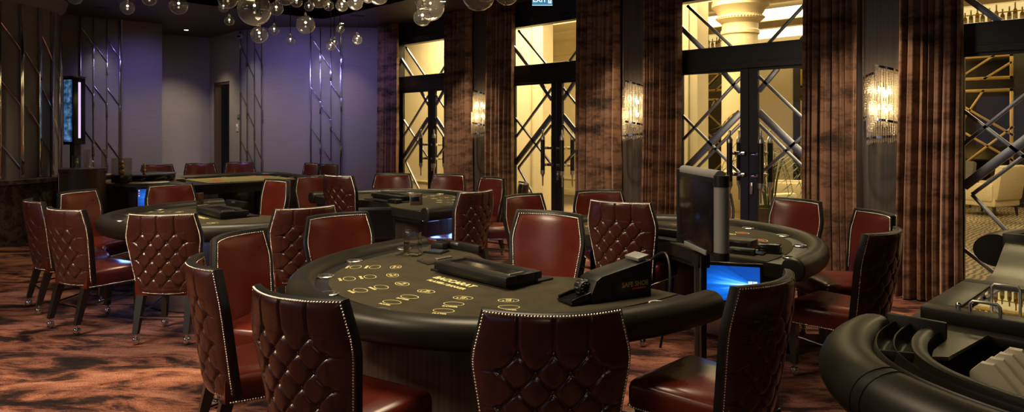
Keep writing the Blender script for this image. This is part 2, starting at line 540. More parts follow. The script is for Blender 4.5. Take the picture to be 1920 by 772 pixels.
# round pillar with mirrored strips on a marble plinth
PCX, PCY, PR = -13.45, 1.22, 1.28
mb = MB().lathe([(PR - .02, .95), (PR - .02, 3.55), (PR + .06, 3.62), (PR + .1, CEIL)], (PCX, PCY, 0), 96)
pil = struct(mb.build('pillar', M_WALL))
mb = MB().lathe([(PR + .10, 0), (PR + .10, .86), (PR + .16, .89), (PR + .16, .95), (PR - .05, .96)], (PCX, PCY, 0), 96)
struct(mb.build('pillar_plinth', M_MARBLE, pil)); 
mb = MB()
rnd = random.Random(4)
na = 26
for i in range(na):
    a = 2 * PI * i / na
    x, y = PCX + (PR + .002) * math.cos(a), PCY + (PR + .002) * math.sin(a)
    mb.box((0, 0, 2.25), (.03, .05, 2.56), .004, Matrix.Translation((x, y, 0)) @ Matrix.Rotation(a, 4, 'Z'))
mb.build('chrome_strip', M_CHROME, pil)
mb = MB()
for i in range(na):
    a0 = 2 * PI * i / na; a1 = 2 * PI * (i + 1) / na
    z = 3.3 - rnd.random() * .5
    while z > 1.4:
        pts = []
        for k in range(5):
            a = a0 + (a1 - a0) * k / 4
            pts.append((PCX + (PR + .004) * math.cos(a), PCY + (PR + .004) * math.sin(a), z - .42 * k / 4))
        mb.tube(pts, .011, 6)
        z -= .75 + rnd.random() * .2
mb.build('chrome_diagonal', M_CHROME, pil)

# ------------------------------------------------------------------ door wall
mb = MB()
OPH = 1.06
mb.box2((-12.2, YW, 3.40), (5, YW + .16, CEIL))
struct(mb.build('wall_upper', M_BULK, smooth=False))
mb = MB()
xs = [-12.2] + [e for c in DOORS for e in (c - OPH, c + OPH)] + [1.9]
for i in range(0, len(xs), 2):
    mb.box2((xs[i], YW, 0), (xs[i + 1], YW + .16, 3.40))
mb.box2((1.9, YW, 0), (5, YW + .16, 3.40))
struct(mb.build('wall_doors', M_PANELW, smooth=False))
for i, c in enumerate(PIL):
    mb = MB().box2((c - .30, YW - .09, 0), (c + .30, YW + .0, CEIL), .004)
    p = struct(mb.build('wall_pier', M_PANELW, smooth=False))
    for s in (-1, 1):
        MB().box2((c + s * .215 - .008, YW - .102, 0), (c + s * .215 + .008, YW - .088, CEIL), .002).build('chrome_trim', M_STEEL, p)

def bar2(mb, c, s, p, q, w, y, th=.03):
    """bar between (u,z) points on a door plane; s = +-1 mirrors"""
    x0, z0, x1, z1 = c + s * p[0], p[1], c + s * q[0], q[1]
    L = math.hypot(x1 - x0, z1 - z0); a = math.atan2(z1 - z0, x1 - x0)
    mb.box((0, 0, 0), (L, th, w), .002, Matrix.Translation(((x0 + x1) / 2, y, (z0 + z1) / 2)) @ Matrix.Rotation(-a, 4, 'Y'))
def clip(p, q, u0, u1, z0, z1):
    t0, t1 = 0, 1
    for i, lo, hi in ((0, u0, u1), (1, z0, z1)):
        d = q[i] - p[i]
        if abs(d) < 1e-9: continue
        a, b = (lo - p[i]) / d, (hi - p[i]) / d
        if a > b: a, b = b, a
        t0, t1 = max(t0, a), min(t1, b)
    f = lambda t: (p[0] + (q[0] - p[0]) * t, p[1] + (q[1] - p[1]) * t)
    return f(t0), f(t1)
LAT = [((1.08, 2.01), (.117, 1.139), .034), ((1.08, 1.403), (.117, 2.327), .034), ((1.08, .99), (.117, 1.90), .085),
       ((.86, 1.06), (.117, 1.76), .034), ((.367, 2.426), (.117, 2.15), .06), ((.86, 1.06), (.12, .18), .034),
       ((.97, .55), (.42, .12), .034)]
TRA = [((.86, 3.304), (.24, 2.716), .034), ((1.02, 3.09), (.63, 2.71), .06)]
def make_door(i, c):
    d = struct(MB().box2((c - OPH, YW - .02, 2.43), (c + OPH, YW + .10, 2.72), .006).build('door_%d' % (i + 1), M_DKMETAL, smooth=False))
    fr = MB()
    for s in (-1, 1):
        fr.box2((c + s * OPH, YW - .03, 0), (c + s * (OPH - .06), YW + .12, 3.42), .004)
    fr.box2((c - OPH, YW - .03, 3.34), (c + OPH, YW + .12, 3.46), .004)
    fr.box2((c - OPH, YW - .026, 2.50), (c + OPH, YW - .018, 2.52), .002)
    fr.build('door_frame', M_DKMETAL, d, smooth=False)
    mb = MB()
    for s in (-1, 1):
        for p, q, w in TRA: bar2(mb, c, s, p, q, w, YW + .04)
    mb.build('transom_bars', M_LATT, d)
    MB().box2((c - OPH + .05, YW + .037, 2.70), (c + OPH - .05, YW + .045, 3.36)).build('transom_glass', M_GLASS, d, smooth=False)
    for s in (-1, 1):
        lf = MB()
        lf.box2((c + s * .004, YW + .015, .01), (c + s * .112, YW + .065, 2.43), .004)
        lf.box2((c + s * (OPH - .14), YW + .015, .01), (c + s * (OPH - .06), YW + .065, 2.43), .004)
        lf.box2((c + s * .11, YW + .015, .01), (c + s * (OPH - .13), YW + .065, .13), .004)
        lf.box2((c + s * .11, YW + .015, 2.40), (c + s * (OPH - .13), YW + .065, 2.43), .004)
        leaf = lf.build('door_leaf', M_DKMETAL, d, smooth=False)
        MB().box2((c + s * .11, YW + .037, .12), (c + s * (OPH - .13), YW + .045, 2.41)).build('glass_pane', M_GLASS, leaf, smooth=False)
        lt = MB()
        for p, q, w in LAT:
            a, b = clip(p, q, .11, OPH - .13, .12, 2.41)
            bar2(lt, c, s, a, b, w, YW + .04)
        lt.build('lattice', M_LATT, leaf)
        for y in (YW - .08, YW + .16):
            h = MB().cyl((c + s * .2, y, 1.05), (c + s * .2, y, 1.53), .034, 18)
            ho = h.build('pull_handle', M_LACQ, d)
            t = MB()
            for a, b in ((.82, .84), (1.62, 1.64)):
                pass
            t.lathe([(.0001, .81), (.010, .815), (.012, .95), (.02, .97), (.027, .99), (.036, 1.0), (.036, 1.055), (.0001, 1.056)], (c + s * .2, y, 0), 16)
            t.lathe([(.0001, 1.525), (.036, 1.526), (.036, 1.575), (.027, 1.59), (.016, 1.61), (.013, 1.68), (.0001, 1.685)], (c + s * .2, y, 0), 16)
            t.build('handle_tip', M_STEEL, ho)
            b = MB()
            for z in (1.40, 1.14):
                yy = YW + .04
                b.box2((c + s * .18, min(y, yy), z - .022), (c + s * .20 + .0, max(y, yy), z + .022), .003)
                b.box((c + s * .12, (y + .06 if y < YW else y - .06), z), (.17, .022, .04), .003)
            b.build('handle_bracket', M_CHROME, ho)
    if True:
        lk = MB().box((c + .04, YW + .005, .98), (.035, .03, .14), .004)
        lk.ball((c + .04, YW - .012, 1.0), .013)
        lk.build('door_lock', M_STEEL, d)
    return d
for i, c in enumerate(DOORS):
    make_door(i, c)

ORDN = ['first', 'second', 'third', 'fourth', 'fifth', 'sixth', 'seventh', 'eighth', 'ninth', 'tenth', 'eleventh', 'twelfth', 'thirteenth', 'fourteenth', 'fifteenth', 'sixteenth', 'seventeenth',
        'eighteenth', 'nineteenth', 'twentieth', 'twenty-first', 'twenty-second', 'twenty-third', 'twenty-fourth', 'twenty-fifth', 'twenty-sixth', 'twenty-seventh', 'twenty-eighth', 'twenty-ninth', 'thirtieth', 'thirty-first', 'thirty-second']
# ------------------------------------------------------------------ curtains
def curtain(x0, x1, label, seed, folds=5):
    rnd = random.Random(seed)
    W_ = x1 - x0
    ph = [rnd.random() * 6 for _ in range(4)]
    nu, nv = folds * 16 + 1, 26
    yc = YW - .20
    def front(u, v):
        z = .015 + (CEIL - .02) * v
        fl = 1 + .05 * (1 - v) ** 2
        uu = u + .012 * math.sin(3 * PI * u + ph[0] + v * 1.3)
        x = (x0 + x1) / 2 + (u - .5) * W_ * fl + .02 * math.sin(v * 4 + ph[2]) * (1 - v)
        a = (.068 + .018 * math.sin(7 * u + ph[1])) * (.8 + .2 * (1 - v))
        w = abs(math.sin(PI * folds * (uu + .035 * math.sin(2 * PI * u * 1.7 + ph[1])) + ph[3] + .25 * math.sin(v * 2.5 + ph[0])))
        y = yc + .06 - 1.9 * a * w ** .62 - .010 * math.sin(2 * PI * folds * 1.7 * uu + ph[2])
        return x, y, z
    mb = MB()
    mb.grid(nu, nv, front)
    mb.grid(nu, nv, lambda u, v: (front(u, v)[0], front(u, v)[1] + .012, front(u, v)[2]), flip=True)
    for u in (0, 1):
        mb.grid(2, nv, lambda a, v, u=u: (front(u, v)[0], front(u, v)[1] + .012 * a, front(u, v)[2]))
    mb.grid(nu, 2, lambda u, b: (front(u, 0)[0], front(u, 0)[1] + .012 * b, front(u, 0)[2]))
    return tag(mb.build('velvet_curtain', M_VELVET, ang=60), label, 'curtain', 'brown velvet curtains along the glass doors')
curtain(-11.72, -11.02, 'brown velvet curtain between the violet wall and the first glass doors', 1, 8)
curtain(-9.57, -8.90, 'brown velvet curtain between the first glass doors and the half-hidden sconce', 2, 8)
curtain(-8.46, -7.84, 'brown velvet curtain between the half-hidden sconce and the exit sign doors', 3, 7)
curtain(-6.45, -5.74, 'brown velvet curtain between the exit sign doors and the middle sconce', 4, 8)
curtain(-5.33, -4.78, 'brown velvet curtain between the middle sconce and the palm doors', 5, 7)
curtain(-3.20, -2.63, 'brown velvet curtain between the palm doors and the largest-looking sconce', 6, 7)
curtain(-2.22, -1.68, 'brown velvet curtain between the largest-looking sconce and the bottle rack doors', 7, 7)

# ------------------------------------------------------------------ crystal wall sconces
def mat_crystal():
    m = bpy.data.materials.new('crystal_bead'); m.use_nodes = True
    nt = m.node_tree; n = nt.nodes; l = nt.links
    n.remove(n['Principled BSDF'])
    a = n.new('ShaderNodeBsdfTranslucent'); a.inputs[0].default_value = (.95, .88, .70, 1)
    g = n.new('ShaderNodeBsdfGlossy'); g.inputs['Roughness'].default_value = .08; g.inputs[0].default_value = (1, .95, .85, 1)
    t = n.new('ShaderNodeBsdfTransparent')
    x = n.new('ShaderNodeMixShader'); x.inputs[0].default_value = .45
    y = n.new('ShaderNodeMixShader'); y.inputs[0].default_value = .45
    tc = n.new('ShaderNodeTexCoord'); nz = n.new('ShaderNodeTexNoise'); nz.inputs['Scale'].default_value = 160
    rp = ramp(nt, (l.new(tc.outputs['Object'], nz.inputs['Vector']), nz.outputs['Fac'])[1], [(.35, (.15, .15, .15)), (.65, (.7, .7, .7))])
    l.new(rp.outputs[0], y.inputs[0])
    l.new(a.outputs[0], x.inputs[1]); l.new(g.outputs[0], x.inputs[2])
    l.new(x.outputs[0], y.inputs[1]); l.new(t.outputs[0], y.inputs[2])
    l.new(y.outputs[0], n['Material Output'].inputs[0])
    return m
M_CRYST = mat_crystal()
def make_sconce(label):
    """origin on the wall face at z 0; sticks out towards -y"""
    root = thing('crystal_sconce', (0, 0, 0), 0, label, 'wall lamp', 'crystal sconces on the pilasters')
    bp = MB().box2((-.07, -.02, 1.72), (.07, 0, 2.18), .004)
    bp.build('back_plate', M_CHROME, root)
    # the spiral ribbon: (angle, radius, z top, z bottom)
    def rib(t):
        if t < .5:                       # left leaf, further back
            k = t / .5
            a = R(176 + 75 * k); r = .205 - .02 * k
            return (r * math.cos(a), r * math.sin(a) * .8, 2.215 + .055 * k, 1.80 + .03 * k)
        k = (t - .5) / .5                # right leaf, in front, sweeping down to the right
        a = R(262 + 96 * k); r = .215 - .02 * k
        return (r * math.cos(a), r * math.sin(a) * .95, 2.345 - .10 * k, 1.80 - .065 * k)
    def rib2(k):                         # inner lower curl
        a = R(20 - 230 * k); r = .17 - .045 * k
        return (r * math.cos(a) - .01, -.03 + r * math.sin(a) * .85 - .05, 1.98, 1.635 - .05 * k)
    for lo, hi in ((0, .499), (.501, 1)):
        P = [rib(lo + (hi - lo) * i / 14) for i in range(15)]
        for zi in (2, 3):
            MB().tube([(p[0], p[1] - .005, p[zi]) for p in P], 1, prof=[(-.003, -.012), (.003, -.012), (.003, .012), (-.003, .012)], up=(0, 0, 1)).build('chrome_band', M_CHROME, root)
    P = [rib2(i / 20) for i in range(21)]
    fm = MB()
    fm.tube([(p[0], p[1], p[3]) for p in P], 1, prof=[(-.003, -.012), (.003, -.012), (.003, .012), (-.003, .012)], up=(0, 0, 1))
    fm.build('chrome_band', M_CHROME, root)
    st = MB()
    rnd = random.Random(3)
    def strand(x, y, z1, z0):
        z = z1
        rr = .0052
        prof = [(.0006, 0)]
        k = 0
        while z > z0:
            hgt = .022 + .006 * rnd.random()
            prof += [(rr, z - z1 - .003), (rr * .9, z - z1 - hgt * .8), (.0012, z - z1 - hgt)]
            z -= hgt
        st.lathe(prof, (x, y, z1), 5)
    for i in range(46):
        p = rib(i / 45)
        strand(p[0], p[1], p[2] - .01, p[3] - .012)
        if i % 2 == 0: strand(p[0] * .8, p[1] * .8, p[2] - .03, p[3] - .03 - .05 * rnd.random())
    for i in range(30):
        p = rib2(i / 29)
        strand(p[0], p[1], p[2], p[3] - .045)
    s = st.build('crystal_strands', M_CRYST, root)
    s['kind'] = 'stuff'
    for bx, bz in ((-.03, 2.11), (.06, 2.10), (-.03, 1.93), (.07, 1.92)):
        b = MB().lathe([(.0005, -.035), (.009, -.03), (.011, 0), (.007, .02), (.0005, .04)], (bx, -.085, bz), 10)
        b.build('bulb', M_SCBULB, root)
    return root
def sconce_lights(x):
    for bz, pw in ((2.08, 5.0), (1.88, 5.0)):
        l = bpy.data.lights.new('sconce_glow', 'POINT')
        l.energy = pw; l.color = (1, .70, .36); l.shadow_soft_size = .03
        o = bpy.data.objects.new('sconce_glow', l); COL.objects.link(o)
        o.location = (x, YW - .09 - .10, bz)
sc0 = make_sconce('lit crystal strand sconce shown whole and largest, between palm doors and bottle rack doors')
sc0.location = (PIL[3], YW - .09, 0)
dup(sc0, (PIL[2], YW - .09, 0), 0, 'lit crystal strand sconce, the middle one, between exit sign doors and palm doors')
dup(sc0, (PIL[1], YW - .09, 0), 0, 'lit crystal strand sconce half hidden by a curtain, between the first two doors')
for i in (1, 2, 3): sconce_lights(PIL[i])
for i, c in enumerate(PIL):
    d = thing('soffit_downlight', (c, 6.85, CEIL), 0, 'small recessed downlight in the ceiling before the %s pier of the door wall' % ORDN[i], 'downlight')
    MB().lathe([(.062, -.004), (.045, -.006), (.042, .0)], (0, 0, 0), 20).build('trim_ring', M_BRONZE, d)
    MB().lathe([(.042, -.003), (.0003, -.004)], (0, 0, 0), 16).build('lens', M_DOWN, d)
    spot('soffit_beam', (c, 6.85, CEIL - .03), (c, 7.12, 0), 60 if i == 0 else 330, (1.0, .76, .52), 66, .8, .04)

# ------------------------------------------------------------------ tufted casino chairs
def hw(z):
    P = [(.36, .235), (.39, .240), (.60, .268), (.80, .297), (.84, .299), (.88, .294), (1.03, .258), (1.06, .25)]
    for (a, b), (c, d) in zip(P[:-1], P[1:]):
        if z <= c: return b + (d - b) * (z - a) / (c - a)
    return P[-1][1]
Z0, Z1 = .39, 1.03
SAG = .082
def yb(z): return -.235 - .095 * (z - Z0) / (Z1 - Z0)
def sst(a, b, x):
    t = min(1, max(0, (x - a) / (b - a))); return t * t * (3 - 2 * t)
BZ, BDX, BDZ = .880, .13, .072
def tuft(x, z):
    """how far the padded rear bulges at (x, z)"""
    h = hw(z)
    de = min(h - abs(x), z - Z0, Z1 - z)
    puff = .017 * (1 - math.exp(-max(0, de) / .018))
    p = x / BDX + (BZ - z) / (2 * BDZ); q = x / BDX - (BZ - z) / (2 * BDZ)
    inx = 1 - sst(.196, .204, abs(x))
    inz = 1 - max(sst(BZ, BZ + .004, z), sst(0, .004, (BZ - 6 * BDZ) - z))
    k = 10.36
    dp = abs(p - round(p)) / k; dq = abs(q - round(q)) / k
    d = min(dp, dq)
    cre = math.exp(-(d / .0048) ** 2) * inx * inz
    pil = (abs(math.sin(PI * p) * math.sin(PI * q)) ** .5) * inx * inz
    # pleats to the top edge and to the bottom edge
    cp = 0
    if z > BZ - .004:
        for xx in (-BDX, 0, BDX): cp = max(cp, math.exp(-((x - xx) / .0055) ** 2) * 1.1)
    if z < BZ - 6 * BDZ + .004:
        for xx in (-BDX, 0, BDX): cp = max(cp, math.exp(-((x - xx) / .0045) ** 2) * .6)
    # short pleats to the sides
    for r in (1, 3, 5):
        if abs(x) > .195: cp = max(cp, math.exp(-((z - (BZ - r * BDZ)) / .0045) ** 2) * .8 * (1 - sst(.24, .285, abs(x))))
    b = 0
    r = round((BZ - z) / BDZ)
    for rr in (r - 1, r, r + 1):
        if 0 <= rr <= 6:
            o = 0 if rr % 2 == 0 else .5
            xx = (round(x / BDX - o) + o) * BDX
            if abs(xx) < .2:
                dd = math.hypot(x - xx, z - (BZ - rr * BDZ))
                b = max(b, math.exp(-(dd / .017) ** 2))
    e = min(1, max(0, de / .02))
    return puff + e * (.0022 * pil - .0085 * max(cre, cp) - .012 * b)
def pback(x, z, off):
    """point of the curved back; off = forward offset from the middle surface"""
    s = x / hw(z)
    return (x, yb(z) + SAG * s * s + off, z)
BT = .019
def outline(inset, n=11):
    """closed outline (x,z) of the back, inset from the edge"""
    pts = []
    zb, zt = Z0 + inset, Z1 - inset
    zs = [zb, .55, .70, .80, .82, .84, .86, .88, .95, zt]
    f = lambda z: hw(z) - inset
    for i in range(n): pts.append((-f(zb) + 2 * f(zb) * i / n, zb))
    for z in zs[:-1]: pts.append((f(z), z))
    for i in range(n): pts.append((f(zt) - 2 * f(zt) * i / n, zt))
    for z in zs[::-1][:-1]: pts.append((-f(z), z))
    return pts
def along(poly, step):
    out = []
    for (a, b) in zip(poly[:-1], poly[1:]):
        L = math.dist(a, b)
        n = max(1, round(L / step))
        for i in range(n): out.append(tuple(a[k] + (b[k] - a[k]) * i / n for k in range(len(a))))
    return out
def dome(mb, p, d, r=.0054, h=.0042):
    d = Vector(d).normalized()
    M = Matrix.Translation(p) @ d.to_track_quat('Z', 'Y').to_matrix().to_4x4()
    mb.lathe([(r, -.001), (r * .92, h * .45), (r * .55, h * .88), (.0003, h)], (0, 0, 0), 7, M)

def make_chair(label, group, lift=0.0):
    root = thing('tufted_chair', (0, 0, 0), 0, label, 'chair', group)
    T = Matrix.Translation((0, 0, lift))
    # rear, tufted
    nu, nv = 125, 133
    rear = MB().grid(nu, nv, lambda u, v: (lambda z: (lambda x: pback(x, z, -BT - tuft(x, z)))((2 * u - 1) * hw(z)))(Z0 + (Z1 - Z0) * v), M=T)
    ro = rear.build('tufted_back', M_BACK, root, ang=180)
    for r in range(7):
        for k in (range(-1, 2) if r % 2 == 0 else (-1.5, -.5, .5, 1.5)):
            x, z = k * BDX, BZ - r * BDZ
            p = Vector(pback(x, z, -BT - tuft(x, z) + .001))
            sl = 2 * SAG * x / hw(z) ** 2
            Mx = T @ Matrix.Translation(p) @ Vector((sl, -1, 0)).to_track_quat('Z', 'Y').to_matrix().to_4x4()
            MB().lathe([(.0132, 0), (.0128, .003), (.0098, .007), (.0045, .0092), (.0003, .0097)], (0, 0, 0), 10, Mx).build('tufting_button', M_BUTTON, ro)
    # front panel
    INS = .026
    def fp(u, v):
        z = Z0 + .05 + (Z1 - INS - Z0 - .05) * v
        h = hw(z) - INS
        x = (2 * u - 1) * h
        de = min(h - abs(x), Z1 - INS - z)
        return pback(x, z, BT + .014 * (1 - math.exp(-max(0, de) / .03)))
    MB().grid(31, 33, fp, flip=True, M=T).build('front_panel', M_FRONT, root, ang=180)
    # black band round the edge
    O = outline(0); I = outline(INS)
    bd = MB()
    loops = [[pback(x, z, -BT) for x, z in outline(.001)], [pback(x * 1.012, z + .003 * (1 if z > .8 else 0), -BT + .006) for x, z in O],
             [pback(x * 1.012, z + .003 * (1 if z > .8 else 0), BT - .004) for x, z in O], [pback(x, z, BT + .002) for x, z in outline(.006)], [pback(x, z, BT + .001) for x, z in I]]
    n = len(O)
    bd.grid(n, 5, lambda u, v: loops[min(4, int(round(v * 4)))][int(round(u * n)) % n], cu=True, M=T)
    bd.build('edge_band', M_BAND, root, ang=50)
    # nails, one row round the rear, one round the front, one under the seat
    nl = MB()
    o = outline(.006) ; o.append(o[0])
    for x, z in along(o, .0128):
        y = pback(x, z, -BT - .004); dome(nl, T @ Vector(y), (0, -1, 0))
    nl.build('rear_nail_trim', M_NAIL, root, ang=70)
    nl = MB()
    o = [p for p in outline(INS - .004)]
    bl = [p for p in o if p[1] > Z0 + .08]
    for x, z in along(bl, .0128):
        dome(nl, T @ Vector(pback(x, z, BT + .003)), (0, 1, 0))
    nl.build('front_nail_trim', M_NAIL, root, ang=70)
    # seat
    def sect(ins, z):
        yf, yr = .29 - ins, -.215 + ins * .2
        wf, wr = .275 - ins, .235 - ins * .6
        pts = []
        def arc(cx, cy, r, a0, a1):
            for i in range(6):
                a = a0 + (a1 - a0) * i / 5
                pts.append((cx + r * math.cos(a), cy + r * math.sin(a), z))
        r = .035
        arc(wf - r, yf - r, r, 0, PI / 2); arc(-wf + r, yf - r, r, PI / 2, PI)
        pts.append((-wr, yr, z)); pts.append((wr, yr, z))
        return pts
    st = MB()
    layers = [sect(.0, .372), sect(-.006, .40), sect(-.006, .465), sect(.0, .488), sect(.014, .503), sect(.05, .513), sect(.13, .519)]
    m = len(layers[0])
    st.grid(m, len(layers), lambda u, v: layers[int(round(v * (len(layers) - 1)))][int(round(u * m)) % m], cu=True, M=T)
    st.add(layers[-1], [tuple(range(m))], T); st.add(layers[0], [tuple(range(m))[::-1]], T)
    st.build('seat', M_FRONT, root, ang=60)
    low = sect(-.008, .380)
    path = low[-1:] + low[:-1]
    nl = MB()
    for p in along(path, .0128):
        d = (p[0], max(0, p[1]) * 1.0, 0) if p[1] < .26 else (p[0] * .3, 1, 0)
        if p[1] > -.2:
            d = (1 if p[0] > 0 else -1, 0, 0) if p[1] < .25 else (0, 1, 0)
            dome(nl, T @ Vector(p), d)
    nl.build('seat_nail_trim', M_NAIL, root, ang=70)
    # legs, casters, rods
    ends = {}
    for sx in (-1, 1):
        for (yt, ybm, w0, w1) in ((.235, .225, .030, .019), (-.20, -.275, .030, .020)):
            lg = MB()
            xt, xb = sx * (.225 if yt > 0 else .195), sx * (.225 if yt > 0 else .20)
            zt = .375 + lift
            sq = [(-1, -1), (1, -1), (1, 1), (-1, 1)]
            vs = [(xb + w1 * a, ybm + w1 * b, .085) for a, b in sq] + [(xt + w0 * a, yt + w0 * b, zt) for a, b in sq]
            lg.add(vs, [(3, 2, 1, 0), (4, 5, 6, 7), (0, 1, 5, 4), (1, 2, 6, 5), (2, 3, 7, 6), (3, 0, 4, 7)])
            l = lg.build('leg', M_LACQ, root, smooth=False)
            c = MB().cyl((xb, ybm, .05), (xb, ybm, .088), .011, 10)
            c.ball((xb, ybm, .029), .029, 14, 10)
            c.lathe([(.024, .055), (.028, .045), (.0285, .035)], (xb, ybm, 0), 12)
            c.build('caster', M_CHROME, l)
            ends[(sx, yt > 0)] = (xb, ybm)
    zr = .205
    f = lambda k, z: (ends[k][0] * .99, ends[k][1] + (.04 if not k[1] else .0), z)
    MB().cyl(f((-1, False), zr), f((1, False), zr), .008, 8).build('stretcher', M_CHROME, root)
    for s in (-1, 1):
        MB().cyl(f((s, False), zr + .01), f((s, True), zr + .07), .007, 8).build('stretcher', M_LACQ, root)
    return root

G1 = 'tufted chairs around the card shoe baccarat table'
G2 = 'tufted chairs around the baccarat table by the marble plinth'
G3 = 'tufted chairs around the far blue-lit baccarat table'
G4 = 'tufted chairs around the table with the blue computer screen'
G5 = 'tufted chairs along the roulette table'
def chair_at(src, mx, my, face, label, group):
    a = R(face)
    loc = (mx + .25 * math.cos(a), my + .25 * math.sin(a), 0)
    return dup(src, loc, a - PI / 2, label, group)
chair = make_chair('broad tufted chair back seen square from behind, between shoe and rail of the baccarat table', G1)
chair_tall = make_chair('red-fronted dealer chair just behind the glass-lidded tray, facing the table', G1, .09)
def put(o, mx, my, face):
    a = R(face); o.location = (mx + .25 * math.cos(a), my + .25 * math.sin(a), 0); o.rotation_euler = (0, 0, a - PI / 2)
put(chair, -1.73, 1.88, 138)
put(chair_tall, -3.22, 3.47, -80)
for mx, my, f, lab in [
    (-2.62, 1.32, 105, 'tufted chair with pleated top hiding part of the lettered table rail, turned aside'),
    (-3.55, 1.30, 79, 'narrow tufted chair seen almost edge-on, in front of a red seat by open carpet'),
    (-4.34, 1.78, 34, 'tall red-fronted chair at the cup holders, its red seat beside a narrow tufted back'),
    (-4.79, 2.74, 0, 'red chair front rising above the rail beyond the cup holders, beside a dark tufted back'),
    (-1.42, 2.94, 180, 'large chair with curved pleated back in front of the blue computer screen')]:
    chair_at(chair, mx, my, f, lab, G1)
for mx, my, f, lab in [
    (-7.70, 1.25, 92, 'tufted chair seen edge-on, the one beside the marble plinth'),
    (-6.73, 1.30, 107, 'tufted chair standing clear on open carpet, black legs and ball casters showing'),
    (-5.80, 1.77, 136, 'tufted chair back seen square from behind with a bright chrome rod between its legs'),
    (-8.52, 1.75, 38, 'red-fronted chair just behind two tufted backs, between plinth and curved cabinet'),
    (-8.80, 2.77, 5, 'red chair front rising over the plinth table rail, below the roulette wheel'),
    (-5.43, 2.79, 174, 'very dark tufted chair back between two red chair fronts and two table rails')]:
    chair_at(chair, mx, my, f, lab, G2)
chair_at(chair_tall, -7.38, 3.45, -88, 'dealer chair with purple sheen on its front, turned side-on past the plinth table', G2)
for mx, my, f, lab in [
    (-8.90, 4.70, 0, 'red chair at the blue-lit table end, half behind a dark tufted dealer chair'),
    (-8.55, 5.80, -44, 'red chair behind the blue-lit table, where the violet wall meets the first curtain'),
    (-7.84, 6.30, -71, 'red chair behind the blue-lit table, in front of the curtain past the first doors'),
    (-6.90, 6.30, -96, 'red chair turned aside under the half-hidden sconce, with seat showing'),
    (-5.98, 5.93, -134, 'chair with curled glossy back rim, before the exit sign doors'),
    (-5.55, 4.82, -174, 'shiny tufted chair back directly beside the blue glow under a table')]:
    chair_at(chair, mx, my, f, lab, G3)
chair_at(chair_tall, -7.60, 4.35, 101, 'dark tufted dealer chair with bright buttons, at the blue-lit table tray', G3)
for mx, my, f, lab in [
    (-4.89, 4.89, 0, 'dark brown chair front just behind the red dealer chair, below the exit sign doors'),
    (-4.66, 5.82, -31, 'brown-lit chair front before the pier with the middle sconce'),
    (-3.73, 6.45, -79, 'chair almost wholly hidden behind the tall pole monitor'),
    (-2.77, 6.43, -105, 'red-brown chair front beyond the circle-printed table, below the armchair doors'),
    (-1.92, 5.91, -132, 'chair with plain front panel before the curtains, at the rail end of the circle-printed table'),
    (-1.54, 4.87, 177, 'dark tufted chair side-on with long seat, beside the big curved padded rail')]:
    chair_at(chair, mx, my, f, lab, G4)
chair_at(chair_tall, -3.32, 4.42, 102, 'black-looking tufted dealer chair rising behind the card shoe', G4)
for mx, my, f, lab in [
    (-13.72, 4.09, -2, 'red chair just behind the roulette wheel'),
    (-13.72, 4.86, -6, 'red chair at the roulette table long side, before the grey recess wall'),
    (-13.66, 5.60, -8, 'red chair at the roulette table long side, below the dark doorway'),
    (-12.18, 6.40, -90, 'red chair at the roulette table far end, under the chrome chevrons'),
    (-11.54, 6.43, -88, 'red chair at the roulette table far end, beside the plain violet wall')]:
    chair_at(chair, mx, my, f, lab, G5)

# ------------------------------------------------------------------ card tables
TA, TB = 1.262, 1.522          # centre line of the padded rail
def ell(a, b, t, n=2.0):
    c, s = math.cos(t), math.sin(t)
    return (a * abs(c) ** (2 / n) * (1 if c >= 0 else -1), b * abs(s) ** (2 / n))
def kidney(x0, x1, depth=.26, n=30):
    out = []
    for i in range(n + 1):
        x = x0 + (x1 - x0) * i / n
        y = depth * math.cos(PI * x / 1.44) ** 2 if abs(x) < .72 else 0
        out.append((x, y))
    return out
SPOTS = [[(.777, .893), (.691, .803), (.596, .706)], [(.501, 1.104), (.461, .985), (.404, .861)], [(.199, 1.213), (.184, 1.086), (.169, .954)],
         [(-.140, 1.233), (-.112, 1.102), (-.076, .965)], [(-.459, 1.145), (-.391, 1.025), (-.329, .912)], [(-.72, .975), (-.634, .866), (-.536, .775)]]
def ring(mb, cx, cy, ax, ay, ang, w, z, n=28):
    ca, sa = math.cos(ang), math.sin(ang)
    def fn(u, v):
        t = 2 * PI * u
        k = 1 - (w / ax) * (1 - v)
        x, y = ax * k * math.cos(t), (ay - w * (1 - v)) * math.sin(t)
        return (cx + x * ca - y * sa, cy + x * sa + y * ca, z)
    mb.grid(n, 2, fn, cu=True)
